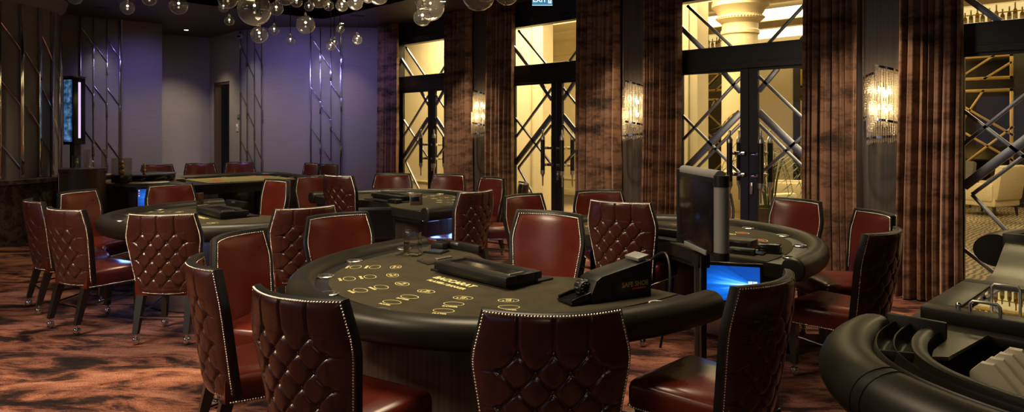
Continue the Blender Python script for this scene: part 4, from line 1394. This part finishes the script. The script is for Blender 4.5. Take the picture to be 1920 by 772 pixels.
for k in (-.12, .12):
    t = thing('glass_tube', (-13.15 + k * .3, 2.96 + k * 1.0, .93), 0, 'tall clear glass cylinder on the low ledge, the %s one' % ('nearer the pillar' if k < 0 else 'nearer the sign post'), 'glass tube')
    MB().lathe([(.045, 0), (.045, .42), (.04, .42), (.04, .01)], (0, 0, 0), 18).build('tube_wall', M_ACRYL, t); MB().lathe([(.05, 0), (.05, .012), (.0003, .013)], (0, 0, 0), 18).build('tube_foot', M_STEEL, t)

# lit results sign on a post
sg = thing('sign_post', (-12.55, 2.53, 0), R(34), 'tall black results sign with blue screen and glowing violet strip on a post', 'sign')
def mat_results():
    m, nt, b, l = new_mat('results_screen')
    t = tex(nt, 'Brick', (1, 1, 1), Scale=9.0)
    t.inputs['Color1'].default_value = (.02, .10, .28, 1); t.inputs['Color2'].default_value = (.10, .22, .36, 1); t.inputs['Mortar'].default_value = (.01, .03, .10, 1)
    n2 = tex(nt, 'Noise', (14, 14, 14), Scale=1.0, Detail=3)
    r = ramp(nt, n2.outputs['Fac'], [(.40, (.25, .3, .35)), (.55, (1, 1, 1)), (.68, (2, 1.6, 2))])
    mx = nt.nodes.new('ShaderNodeMix'); mx.data_type = 'RGBA'; mx.blend_type = 'MULTIPLY'; mx.inputs[0].default_value = 1
    l.new(t.outputs[0], mx.inputs[6]); l.new(r.outputs[0], mx.inputs[7])
    b.inputs['Base Color'].default_value = (0, 0, 0, 1)
    l.new(mx.outputs[2], b.inputs['Emission Color']); b.inputs['Emission Strength'].default_value = .75
    return m
MB().box((0, 0, 1.975), (.19, .24, 1.05), .01).build('housing', M_BLACKG, sg)
MB().box((0, -.121, 1.98), (.150, .004, .97)).build('results_screen', mat_results(), sg, smooth=False)
MB().box((.096, 0, 1.99), (.004, .045, .88), .001).build('violet_strip', emit('violet_strip', (.55, .40, 1.0), 1.6), sg)
MB().box((0, 0, 2.515), (.2, .25, .02), .004).build('top_cap', M_BRONZE, sg)
MB().box((0, 0, .73), (.09, .09, 1.45), .006).build('post', M_BLACK, sg)
MB().box((0, 0, .012), (.3, .3, .02), .004).build('floor_plate', M_BLACK, sg)

# ------------------------------------------------------------------ dice-style tables with chip channels, and the case between them
MIDY = 3.86
def make_station(flip, label):
    fy = (lambda y: 8.66 - y) if flip else (lambda y: y)
    dz = .10 if flip else 0
    r = thing('rail_table', (0, 0, 0), 0, label, 'table', 'channelled rail tables')
    base = [(-1.02, 3.19), (-1.02, 3.05), (-1.0, 2.9), (-.94, 2.72), (-.83, 2.56), (-.68, 2.44), (-.45, 2.34), (-.1, 2.26), (1.3, 2.1)]
    pts = []
    B = [Vector((x, y, 0)) for x, y in base]
    for i in range(len(B) - 1):
        p0, p1, p2, p3 = B[max(0, i - 1)], B[i], B[i + 1], B[min(len(B) - 1, i + 2)]
        for j in range(9):
            t = j / 9
            pts.append(.5 * ((2 * p1) + (-p0 + p2) * t + (2 * p0 - 5 * p1 + 4 * p2 - p3) * t * t + (-p0 + 3 * p1 - 3 * p2 + p3) * t ** 3))
    pts.append(B[-1])
    n = len(pts)
    nor = []
    for i in range(n):
        d = pts[min(i + 1, n - 1)] - pts[max(i - 1, 0)]; d.normalize()
        nor.append(Vector((-d.y, d.x, 0)))
    def sweep(prof, closed):
        mb = MB()
        m = len(prof)
        def fn(u, v):
            i = min(int(round(u * (n - 1))), n - 1); k = int(round(v * (m if closed else m - 1))) % m
            p = pts[i] + nor[i] * prof[k][0]
            return (p.x, fy(p.y), prof[k][1])
        mb.grid(n, m, fn, cv=closed)
        return mb
    pad_ = [((.135 if math.cos(2 * PI * k / 26) < 0 else .075) * math.cos(2 * PI * k / 26), .79 + dz + .108 * math.sin(2 * PI * k / 26)) for k in range(26)]
    mb = sweep(pad_, True)
    for i in (0, n - 1):
        mb.add([(pts[i].x + nor[i].x * a, fy(pts[i].y + nor[i].y * a), z) for a, z in pad_], [tuple(range(26))])
    mb.build('padded_rail', M_RAIL, r, ang=60)
    for q in (40, 42):
        sm_ = MB().tube([(pts[q].x + nor[q].x * a * 1.012, fy(pts[q].y + nor[q].y * a * 1.012), .79 + dz + (z - .79 - dz) * 1.012) for a, z in pad_], .002, 6, closed=True)
        sm_.build('rail_seam', M_RAIL, r)
    pr = [(.05, .84), (.062, .880), (.068, .884)]
    for g in range(2):
        x0 = .070 + g * .060
        for k in range(9):
            a = PI * k / 8
            pr.append((x0 + .026 - .026 * math.cos(a), .880 - .045 * math.sin(a)))
        pr += [(x0 + .054, .886), (x0 + .058, .884)]
    pr += [(.196, .888), (.222, .886), (.236, .874), (.240, .60)]
    pr = [(a, z + dz) for a, z in pr]
    sweep(pr, False).build('chip_channel', M_RAIL, r, ang=40)
    for q in (28,):
        p = pts[q]; a = math.atan2(nor[q].y * (-1 if flip else 1), nor[q].x)
        MB().box((.13, 0, .855 + dz), (.125, .012, .055), .003, Matrix.Translation((p.x, fy(p.y), 0)) @ Matrix.Rotation(a, 4, 'Z')).build('channel_divider', M_RAIL, r)
    MB().box2((-.985, fy(3.185), .68 + dz), (-.765, fy(3.21), .912 + dz), .005).build('end_plate', M_RAIL, r)
    M_SAT = plain('satin_olive', (.055, .046, .024), .3)
    if not flip:
        # flat satin tongue between the end plate and the case
        MB().slab([(-.90, 3.385), (-.66, 3.385), (-.70, 2.95), (-.745, 2.91), (-.762, 3.0), (-.762, 3.17), (-.79, 3.22), (-.90, 3.25)], .832, .846).build('dealer_ledge', M_SAT, r)
    else:
        # curved satin sheet that drops from the rail to the back of the case
        def sc(u, v):
            k = sst(0, .55, v)
            return (-.96 + 1.5 * u + .05 * v, 5.44 - 1.10 * v, .965 - .105 * k - .03 * math.sin(PI * v))
        mb = MB(); mb.grid(2, 24, sc); mb.grid(2, 24, lambda u, v: (sc(u, v)[0], sc(u, v)[1], sc(u, v)[2] - .012), flip=True)
        for u in (0, 1): mb.grid(24, 2, lambda v, w, u=u: (sc(u, v)[0], sc(u, v)[1], sc(u, v)[2] - .012 * w))
        mb.build('dealer_ledge', M_SAT, r)
    MB().slab([(-.78, fy(3.18)), (-.74, fy(2.9)), (-.64, fy(2.72)), (-.40, fy(2.60)), (1.3, fy(2.4)), (1.3, fy(3.38)), (-.5, fy(3.38))], .585, .60).build('table_bed', M_TRACK, r)
    MB().slab([(-.90, fy(3.15)), (-.86, fy(2.9)), (-.70, fy(2.62)), (-.3, fy(2.5)), (1.3, fy(2.3)), (1.3, fy(3.32)), (-.90, fy(3.32))], 0, .585).build('base', M_PED, r, smooth=False)
    return r
make_station(False, 'big curved padded rail with chip channels around the white ridged rack')
make_station(True, 'padded rail end with olive scoop beyond the glass-topped case')
cs = thing('glass_top_case', (-.93, 3.45, 0), 0, 'black case with glass lid and two metal U handles, added gold chips imitating reflections', 'case')
MB().box2((0, .0, .0), (2.0, .82, .80), .006).build('case_body', M_BLACK, cs)
MB().box2((-.05, -.06, .80), (2.0, .88, .845), .008).build('lower_top', M_RAIL, cs)
f = MB()
f.box2((0, 0, .845), (2.0, .10, .905), .006); f.box2((0, .72, .845), (2.0, .82, .905), .006); f.box2((0, .10, .845), (.13, .72, .905), .006); f.box2((1.87, .1, .845), (2, .72, .905), .006)
f.build('lid_frame', M_RAIL, cs)
MB().box2((.12, .09, .888), (1.88, .73, .894)).build('glass_lid', thin_glass('case_glass', (.95, .93, .85), .01, 1.6), cs, smooth=False)
MB().box2((.12, .09, .845), (1.88, .73, .848)).build('tray_floor', plain('tray_floor', (.03, .022, .010), .4), cs, smooth=False)
for x, y, hh in ((.18, .05, .052), (.185, .44, .070)):
    h = MB()
    zb = .90 if y < .1 else .894
    P = [(x, y, zb), (x, y, zb + hh - .012), (x + .010, y, zb + hh), (x + .10, y, zb + hh), (x + .11, y, zb + hh - .012), (x + .11, y, zb)]
    h.tube(P, .0065, 10)
    h.build('u_handle', M_STEEL, cs)
h = MB(); h.cyl((.135, .06, .905), (.135, .06, .915), .010); h.ball((.135, .06, .922), .012)
h.build('lock_knob', M_CHROME, cs)
M_GOLDCHIP = plain('gold_chip', (.62, .44, .13), .3, .5, .1)  # chips added under the glass, imitating the reflection of the bottle rack
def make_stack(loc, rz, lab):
    r = thing('reflection_chip_stack', loc, rz, lab, 'chips', 'added gold and ivory chips in the glass-topped case')
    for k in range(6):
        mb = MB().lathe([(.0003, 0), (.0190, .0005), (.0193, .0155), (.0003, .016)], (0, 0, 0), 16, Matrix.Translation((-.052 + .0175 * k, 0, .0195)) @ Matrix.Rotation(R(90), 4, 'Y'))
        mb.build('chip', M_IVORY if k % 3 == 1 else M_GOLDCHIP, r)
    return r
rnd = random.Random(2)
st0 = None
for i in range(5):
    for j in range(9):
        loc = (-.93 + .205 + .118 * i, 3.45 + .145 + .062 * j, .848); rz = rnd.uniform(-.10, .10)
        lab = 'added chip roll imitating bottle reflections, %s along the %s row under the case glass' % (ORDN[i], ORDN[j])
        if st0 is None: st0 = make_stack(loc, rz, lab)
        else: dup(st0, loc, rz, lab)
# ridged white rack in the pit of the near table
rk = thing('ridged_rack', (-.65, 3.03, .60), R(2), 'white ridged slanting rack inside the big curved rail', 'rack')
for k in range(4):
    pf = [(0, 0), (.0, .185), (.035, .225), (.075, .225), (.235, .03), (.235, 0)]
    mb = MB()
    vs = [(x + .024 * k, .03 * k + a, z + .016 * k) for a in (0, .034) for x, z in pf]
    n = 6
    mb.add(vs, [tuple(range(n)), tuple(range(n, 2 * n))[::-1]] + [(i, (i + 1) % n, n + (i + 1) % n, n + i) for i in range(n)])
    mb.build('slat', M_IVORY, rk, smooth=False)
MB().box2((-.01, -.005, 0), (.31, .13, .012), .003).build('rack_foot', M_BLACK, rk)

# ------------------------------------------------------------------ ceiling fittings
for k, (x, y, lab, pw) in enumerate(((-14.9, 5.0, 'small lit downlight in the bronze ceiling before the grey recess', 40),)):
    d = thing('downlight', (x, y, CEIL), 0, lab, 'downlight')
    MB().lathe([(.062, -.004), (.045, -.006), (.042, .0)], (0, 0, 0), 20).build('trim_ring', M_BRONZE, d)
    MB().lathe([(.042, -.003), (.0003, -.004)], (0, 0, 0), 16).build('lens', M_DOWN, d)
    spot('downlight_beam', (x, y, CEIL - .03), (x, y, 0), pw * 4, (1.0, .80, .52), 95, .8)
for x, y, lab in ((-10.9, 6.62, 'round dark speaker grille in the ceiling near the lit downlight'), (-13.2, 3.05, 'round dark speaker grille in the ceiling before the tall chevron panel')):
    d = thing('speaker_grille', (x, y, CEIL), 0, lab, 'speaker')
    MB().lathe([(.13, .0), (.13, -.008), (.12, -.011), (.0003, -.010)], (0, 0, 0), 26).build('grille', M_BLACK, d)
    MB().lathe([(.14, .0), (.14, -.004), (.13, -.005)], (0, 0, 0), 26).build('rim', M_BRONZE, d)
d = thing('dome_camera', (-9.85, 4.35, 4.44), 0, 'dark dome security camera with pale collar among the glass bubbles', 'camera')
MB().cyl((0, 0, 0), (0, 0, -.92), .03, 12).build('drop_pipe', M_BLACK, d)
MB().lathe([(.10, -.88), (.105, -.90), (.105, -.98), (.09, -.99)], (0, 0, 0), 24).build('collar', M_GREY, d)
MB().ball((0, 0, -.99), .075, 18, 10).build('dome', M_BLACKG, d)
d = thing('wall_sensor', (-14.13, 5.80, 3.62), R(45), 'small pale sensor at the top of the wall beside the narrow chevron panel', 'sensor')
MB().box((0, 0, 0), (.16, .10, .10), .01).build('case', M_GREY, d); MB().box((0, -.051, -.01), (.08, .006, .04), .002).build('lens', M_BLACK, d)
d = thing('light_switch', (-14.30, 5.815, 1.72), 0, 'small white switch plate beside the dark doorway', 'switch')
MB().box((0, 0, 0), (.09, .012, .15), .003).build('plate', M_IVORY, d); MB().box((0, -.009, 0), (.03, .008, .05), .002).build('rocker', M_GREY, d)
d = thing('green_notice', (-14.22, 5.812, 1.95), 0, 'small green notice above the white switch', 'sign')
MB().box((0, 0, 0), (.13, .008, .09), .002).build('plate', plain('green_plate', (.03, .14, .06), .5), d); MB().box((0, -.005, 0), (.08, .003, .02)).build('pale_mark', M_GREY, d)
# exit sign
M_EXIT = emit('exit_sign_blue', (.05, .22, .36), 1.0)
M_EXW = emit('exit_sign_white', (.80, .92, .95), 1.2)
ex = thing('exit_sign', (-6.95, 7.35, CEIL), R(45.9), 'lit blue-green EXIT sign hanging above the second pair of glass doors', 'exit sign')
MB().box((0, 0, -.15), (.30, .035, .16), .005).build('sign_body', M_EXIT, ex)
MB().cyl((-.09, 0, -.08), (-.09, 0, 0), .008, 8).build('hanger', M_STEEL, ex); MB().cyl((.09, 0, -.08), (.09, 0, 0), .008, 8).build('hanger', M_STEEL, ex)
MB().box((0, -.016, -.228), (.30, .006, .006)).build('edge_light', M_EXW, ex)
Mx = Matrix(((1, 0, 0, -.04), (0, 0, -1, -.0182), (0, 1, 0, -.15), (0, 0, 0, 1)))
vs, fs = text_mesh('EXIT', .10, Mx, bold=.002)
MB().add(vs, fs).build('lettering', M_EXW, ex, smooth=False, recalc=False)
pg = MB(); pg.box((.11, -.0185, -.15), (.05, .001, .10)); pg.build('pictogram_panel', M_EXW, ex, smooth=False)
pm = MB(); pm.ball((.112, -.02, -.118), .008, 8, 6); pm.box((.11, -.0195, -.146), (.014, .001, .035)); pm.box((.102, -.0195, -.178), (.007, .001, .032), 0); pm.box((.120, -.0195, -.174), (.007, .001, .026)); pm.build('pictogram', M_EXIT, ex, smooth=False)

# glass bubbles: (x px, y px, radius px, distance) resolved to places under the raised ceiling
FW = Vector((-math.cos(TH), math.sin(TH), 0)); RT = Vector((math.sin(TH), math.cos(TH), 0))
BUB = [(335, 10, 17, 8.6), (239, 14, 13, 9.2), (419, 13, 10, 9.4), (430, 39, 9, 9.0), (427, -2, 18, 8.4), (477, 17, 31, 7.9), (486, 65, 16, 8.3), (518, 16, 13, 8.8),
       (514, 56, 9.5, 9.3), (535, -8, 18, 8.2), (544.5, 75, 8.5, 9.4), (573, 46, 17.5, 8.4), (579, 12, 9, 9.5), (598, -4, 19, 8.0), (616, 10, 10, 9.1), (641, 10, 12, 8.7),
       (666, 4, 15, 8.3), (709, -12, 21, 7.8), (620, 86, 9, 9.0), (627, 79, 6.5, 9.7), (637.5, 54, 8, 9.5), (669.5, 74, 9.5, 8.9), (792, 32, 17, 7.6), (807, 12, 27, 7.9),
       (795, -4, 20, 7.3), (897, -10, 31, 6.9), (909, -16, 20, 7.2), (950, -13, 23, 7.4), (280, -2, 13, 8.9), (140, -6, 14, 9.6), (556, 3, 11, 9.0), (690, -6, 12, 9.2)]
ADJ = ['large', 'small', 'tiny', 'mid-sized']
def bubble(px, py, pr, dist, label):
    p = FW * dist + RT * ((px - 960) / 1280 * dist)
    z = CAM_H + (241 - py) / 1280 * dist
    rr = pr / 1280 * dist
    r = thing('glass_bubble_pendant', (p.x, p.y, z), 0, label, 'pendant lamp', 'clear glass bubble pendants')
    MB().ball((0, 0, 0), rr, 28, 18).build('glass_bubble', M_BUBBLE, r)
    top = (4.45 if RX0 < p.x < RX1 and p.y < RY1 else CEIL) - z
    MB().cyl((0, 0, rr * .98), (0, 0, top), .005, 6).build('cable', M_BLACK, r)
    MB().lathe([(.0003, rr + .03), (.014, rr + .03), (.016, rr - .01), (.010, rr - .02), (.008, rr * .35), (.0003, rr * .35)], (0, 0, 0), 10).build('socket', M_CHROME, r)
    MB().ball((0, 0, rr * .22), min(.014, rr * .16), 10, 8).build('bulb', M_BULB, r)
    return r
rows = sorted(range(len(BUB)), key=lambda i: BUB[i][0])
for k, i in enumerate(rows):
    b = BUB[i]
    size = 'large' if b[2] >= 20 else 'mid-sized' if b[2] >= 12 else 'small'
    cut = ', cut at top' if b[1] - b[2] < 0 else ', whole'
    bubble(*b, '%s bubble pendant, %s from the pillar side%s' % (size, ORDN[k], cut))

# ------------------------------------------------------------------ the lounge behind the glass
LC = 4.5
mb = MB().box2((-16, YW + .16, LC), (7, 19, LC + .1))
for y in (11.6, 14.6):
    mb.box2((-16, y, LC - .42), (7, y + 1.0, LC - .30))
struct(mb.build('ceiling_lounge', M_CREAM, smooth=False))
for k, y in enumerate((11.45, 14.45, 17.4)):
    struct(MB().box2((-15, y, LC - .40), (6, y + .14, LC - .18)).build('trim_%d' % (k + 3), M_COVE, smooth=False))
def cream_wall(name, x0, x1, y, th, panels):
    w = struct(MB().box2((x0, y, 0), (x1, y + th, LC)).build(name, M_CREAM, smooth=False))
    mb = MB()
    for a, b, z0, z1 in panels:
        for p, q in (((a, z0), (b, z0 + .03)), ((a, z1 - .03), (b, z1)), ((a, z0), (a + .03, z1)), ((b - .03, z0), (b, z1))):
            mb.box2((p[0], y - .022, p[1]), (q[0], y, q[1]), .004)
    mb.box2((x0, y - .03, 0), (x1, y, .16), .004); mb.box2((x0, y - .06, LC - .2), (x1, y, LC), .01)
    mb.build('moulding', M_CREAMT, w)
cream_wall('wall_lounge', -15, -9.44, 10.0, .3, [(-14.5, -12.4, .4, 3.9), (-12.2, -9.75, .4, 3.9)])
cream_wall('wall_lounge_pier', -7.65, -5.95, 10.0, .35, [(-7.5, -6.1, .4, 3.9)])
cream_wall('wall_lounge_alcove', -13.5, -8.0, 13.2, .2, [(-13, -10.6, .4, 3.6), (-10.4, -8.3, 1.3, 3.6), (-10.4, -8.3, .3, 1.1)])
cream_wall('wall_lounge_back', -16, 7, 18.2, .2, [(-5.6, -4.6, .4, 3.6), (-2.9, -1.4, .4, 3.6)])
struct(MB().box2((6.9, YW, 0), (7, 19, LC)).build('wall_lounge_side', M_CREAM, smooth=False))
struct(MB().box2((-16, YW, 0), (-15.9, 19, LC)).build('wall_lounge_end', M_CREAM, smooth=False))
mb = MB().lathe([(.46, 0), (.46, .12), (.40, .16), (.36, .22), (.34, .3), (.325, 3.45), (.35, 3.47), (.35, 3.53), (.33, 3.55), (.33, 3.66), (.36, 3.69), (.42, 3.74), (.42, 3.80), (.39, 3.82), (.45, 3.92), (.52, 3.98), (.52, LC)], (-6.24, 12.0, 0), 48)
cl = struct(mb.build('column', M_CREAM))
bd = MB()
for k in range(48):
    a = 2 * PI * k / 48
    bd.ball((-6.24 + .432 * math.cos(a), 12.0 + .432 * math.sin(a), 3.77), .016, 8, 5)
bd.build('bead_moulding', M_CREAMT, cl)
# gold framed mirror units on the back wall
def gold_unit(x, w, label, y=18.15):
    r = thing('gold_framed_mirror', (x, y, 0), 0, label, 'mirror panel', 'gold-framed dark mirror panels in the lounge')
    MB().box2((-w / 2 - .22, 0, 0), (w / 2 + .22, .05, 3.6), .01).build('dark_backing', M_LACQ, r)
    MB().box2((-w / 2, -.01, .3), (w / 2, .0, 3.3)).build('mirror_sheet', M_MIRROR, r, smooth=False)
    f = MB(); t = .07
    for z0, z1 in ((2.78, 3.34), (.26, 2.58)):
        for p, q in (((-w / 2, z0), (w / 2, z0 + t)), ((-w / 2, z1 - t), (w / 2, z1)), ((-w / 2, z0), (-w / 2 + t, z1)), ((w / 2 - t, z0), (w / 2, z1))):
            f.box2((p[0], -.05, p[1]), (q[0], 0, q[1]), .006)
    def diag(p, q, ww=.05):
        L = math.dist(p, q); a = math.atan2(q[1] - p[1], q[0] - p[0])
        f.box((0, 0, 0), (L, .04, ww), .004, Matrix.Translation(((p[0] + q[0]) / 2, -.03, (p[1] + q[1]) / 2)) @ Matrix.Rotation(-a, 4, 'Y'))
    diag((-w * .3, 2.8), (w * .25, 3.32)); diag((w * .1, 2.8), (w * .48, 3.15))
    diag((-w / 2, 1.9), (w / 2, 1.0)); diag((-w / 2, 2.5), (w / 2, 1.55)); diag((-w / 2, 1.2), (w * .1, 2.56)); diag((-w / 2, .5), (w / 2, 1.75)); diag((-w * .1, .3), (w / 2, .9))
    f.build('gold_lattice', M_GOLD, r)
    return r
gold_unit(-10.3, 1.1, 'gold-latticed dark mirror seen between the cream pier and the round column')
gold_unit(-7.1, 1.2, 'gold-latticed dark mirror seen beside the curtain, behind the palm')
gold_unit(-3.75, 1.35, 'gold-latticed dark mirror seen through the door pane past the largest-looking sconce')
# armchairs
def make_armchair(label, mat, group='armchairs in the lounge'):
    r = thing('armchair', (0, 0, 0), 0, label, 'armchair', group)
    MB().box((0, .02, .30), (.80, .74, .22), .03).build('seat_base', mat, r)
    MB().box((0, .06, .47), (.56, .62, .14), .045, seg=3).build('seat_cushion', mat, r) if False else None
    cu = MB(); cu.box((0, .06, .46), (.56, .62, .14), .045); cu.build('seat_cushion', mat, r)
    bk = MB(); bk.box((0, -.33, .66), (.80, .15, .68), .05, Matrix.Translation((0, -.33, .4)) @ Matrix.Rotation(R(9), 4, 'X') @ Matrix.Translation((0, .33, -.4))); bk.build('backrest', mat, r)
    for s in (-1, 1):
        a = MB(); a.box((s * .36, .04, .46), (.13, .72, .36), .045); a.build('armrest', mat, r)
        for y in (.33, -.30):
            l = MB(); l.tube([(s * .34, y, .2), (s * .355, y * 1.06, .0)], [.034, .02], 8); l.build('leg', M_LACQ, r)
    return r
M_SOFAD = plain('grey_upholstery', (.16, .15, .13), .85, 0, .06)
ac = make_armchair('cream armchair behind the glass, facing sideways under the palm', M_CHAIRC)
ac.location = (-6.0, 13.6, 0); ac.rotation_euler = (0, 0, R(-60))
dup(ac, (-5.35, 11.0, 0), R(-20), 'cream armchair just inside the palm doors, mostly arm and cushion')
dup(ac, (-3.15, 16.2, 0), R(70), 'wide cream armchair on dark legs seen past the largest-looking sconce')
dup(ac, (-9.5, 12.2, 0), R(180), 'cream armchair glimpsed low in the exit sign doors')
ad = make_armchair('grey armchair in front of the latticed mirror past the largest-looking sconce', M_SOFAD)
ad.location = (-4.15, 17.2, 0); ad.rotation_euler = (0, 0, R(160))
# wall lamp in the alcove
wl = thing('lounge_wall_lamp', (-9.62, 13.2, 2.12), 0, 'glowing wall lamp on the cream wall beyond the exit sign doors', 'wall lamp')
MB().box((0, -.02, -.05), (.08, .04, .22), .006).build('back_plate', M_GOLD, wl)
MB().lathe([(.07, .12), (.10, -.06)], (0, -.12, 0), 16).build('shade', emit('lamp_shade_glow', (1, .78, .40), 3.5), wl)
l = bpy.data.lights.new('lounge_lamp_glow', 'POINT'); l.energy = 18; l.color = (1, .75, .4)
o = bpy.data.objects.new('lounge_lamp_glow', l); COL.objects.link(o); o.location = (-9.62, 12.95, 2.3)
# bottle racks
def make_bottle(loc, h, mat, label):
    r = thing('bottle', loc, 0, label, 'bottle', 'backlit bottles on the high rack')
    MB().lathe([(.0003, 0), (.038, .002), (.04, h * .55), (.034, h * .64), (.013, h * .74), (.013, h * .98), (.0003, h)], (0, 0, 0), 12).build('glass', mat, r)
    MB().lathe([(.0405, h * .15), (.0405, h * .42)], (0, 0, 0), 12).build('paper_band', M_IVORY, r)
    MB().cyl((0, 0, h * .93), (0, 0, h * 1.02), .015, 10).build('cap', M_GOLD, r)
    return r
M_AMB = plain('amber_glass', (.40, .24, .05), .12, 0, .1, coat=.5)
M_OLV = plain('olive_glass', (.24, .20, .06), .12, 0, .1, coat=.5)
def rack(x0, x1, y, z, label):
    r = thing('bottle_rack', ((x0 + x1) / 2, y, z), 0, label, 'rack')
    w = (x1 - x0) / 2
    MB().box((0, 0, -.017), (2 * w, .24, .03), .004).build('shelf', M_GOLD, r)
    MB().cyl((-w, -.11, .22), (w, -.11, .22), .012, 8).build('rail', M_GOLD, r)
    for s in (-1, 1): MB().cyl((s * w * 1.0, .1 if z > 3.5 else .12, 0), (s * w * 1.0, .1 if z > 3.5 else .12, LC - z), .014, 8).build('hanger', M_GOLD, r)
    MB().box((0, .15, .22), (2 * w, .01, .42)).build('lit_back', emit('rack_back_glow', (1.0, .74, .30), 1.0), r)
rack(-4.2, -1.8, 16.9, 3.84, 'upper gold bottle rack glowing above the lounge past the largest-looking sconce')
rack(-4.2, -1.8, 16.9, 3.36, 'lower gold bottle rack tier behind the head of the bottle rack doors')
rack(-10.4, -9.2, 16.9, 3.84, 'gold hanging bottle rack beside the round column')
rnd = random.Random(5)
b0 = []
for x0, x1, zz, where in ((-4.1, -1.9, 3.84, 'on the upper wide rack'), (-4.1, -1.9, 3.36, 'on the lower wide rack tier'), (-10.3, -9.3, 3.84, 'on the small rack by the column')):
    n = int((x1 - x0) / .105)
    for i in range(n):
        loc = (x0 + (x1 - x0) * (i + .5) / n, 16.9 + rnd.uniform(-.05, .05), zz)
        kind = i % 3
        lab = '%s bottle %s, %s along' % (('amber', 'olive', 'tall amber')[kind], where, ORDN[i])
        if len(b0) < 3: b0.append(make_bottle(loc, (.30, .34, .40)[kind], (M_AMB, M_OLV, M_AMB)[kind], lab))
        else: dup(b0[kind], loc, 0, lab, 'backlit bottles ' + where)
# palm
pl = thing('potted_palm', (-4.58, 9.7, 0), 0, 'potted palm with thin arching fronds behind the armchair doors', 'plant')
MB().lathe([(.0003, 0), (.20, 0), (.26, .5), (.27, .55), (.24, .55), (.23, .48), (.0003, .47)], (0, 0, 0), 24).build('pot', M_CABW, pl)
M_LEAF = plain('palm_leaf', (.05, .075, .022), .5, 0, .2)
sm = MB(); fr = MB()
rnd = random.Random(9)
for k in range(15):
    a = rnd.uniform(0, 2 * PI); h = rnd.uniform(1.2, 2.0); L = rnd.uniform(.45, .8)
    base = Vector((.05 * math.cos(a), .05 * math.sin(a), .45)); d = Vector((math.cos(a), math.sin(a), 0))
    tip = base + Vector((0, 0, h - .45)) + d * .18
    sm.tube([base, base.lerp(tip, .5) + d * -.03, tip], .008, 6)
    rib_ = [tip + d * (L * t) + Vector((0, 0, .35 * t - .75 * t * t)) for t in [i / 10 for i in range(11)]]
    sm.tube(rib_, .004, 5)
    side = Vector((-d.y, d.x, 0))
    for i in range(1, 11):
        for s in (-1, 1):
            p = rib_[i]; q = p + side * s * .24 * (1 - .05 * i) + d * .12 + Vector((0, 0, -.07))
            w = (q - p).cross(Vector((0, 0, 1))).normalized() * .011
            fr.add([p - w, p + w, q], [(0, 1, 2)])
sm.build('stem', M_LEAF, pl); fr.build('fronds', M_LEAF, pl)

# ------------------------------------------------------------------ lamps on the far walls
spot('violet_wall_spot', (-12.4, 4.1, 3.5), (-14.3, 4.0, 2.2), 85, VIOLET, 75, 1, .1)
spot('violet_wall_spot', (-11.4, 5.0, 3.3), (-13.1, 6.3, 2.3), 110, VIOLET, 95, 1, .1)
spot('violet_wall_spot', (-10.5, 6.0, 3.3), (-12.1, 7.4, 2.2), 75, VIOLET, 95, 1, .1)
for px_, py_, tx_, ty_, pw_ in ((-13.55, 5.55, -13.85, 5.9, 26), (-12.25, 6.6, -12.5, 6.87, 30), (-14.0, 3.3, -14.4, 3.3, 22)):
    spot('panel_washer', (px_, py_, 3.7), (tx_, ty_, 1.4), pw_, (1.0, .90, .74), 52, .9, .05)
spot('wall_plinth_washer', (-13.0, 2.3, 3.65), (-14.4, 2.5, 1.6), 170, WARM, 80, .9, .1)
spot('wall_plinth_washer', (-11.2, .4, 3.65), (-12.5, .8, .5), 150, WARM, 70, .9, .1)  # added spot that brightens the marble plinth

# ------------------------------------------------------------------ set every thing's origin at its own base
bpy.context.view_layer.update()
for o in list(COL.objects):
    if o.parent is None and o.type == 'EMPTY' and o.location.length < 1e-6 and o.children:
        cs = [c.matrix_world @ Vector(v) for c in o.children if c.type == 'MESH' for v in c.bound_box]
        lo = Vector([min(p[i] for p in cs) for i in range(3)]); hi = Vector([max(p[i] for p in cs) for i in range(3)])
        base = Vector(((lo.x + hi.x) / 2, (lo.y + hi.y) / 2, lo.z))
        o.location = base
        for c in o.children: c.location = c.location - base
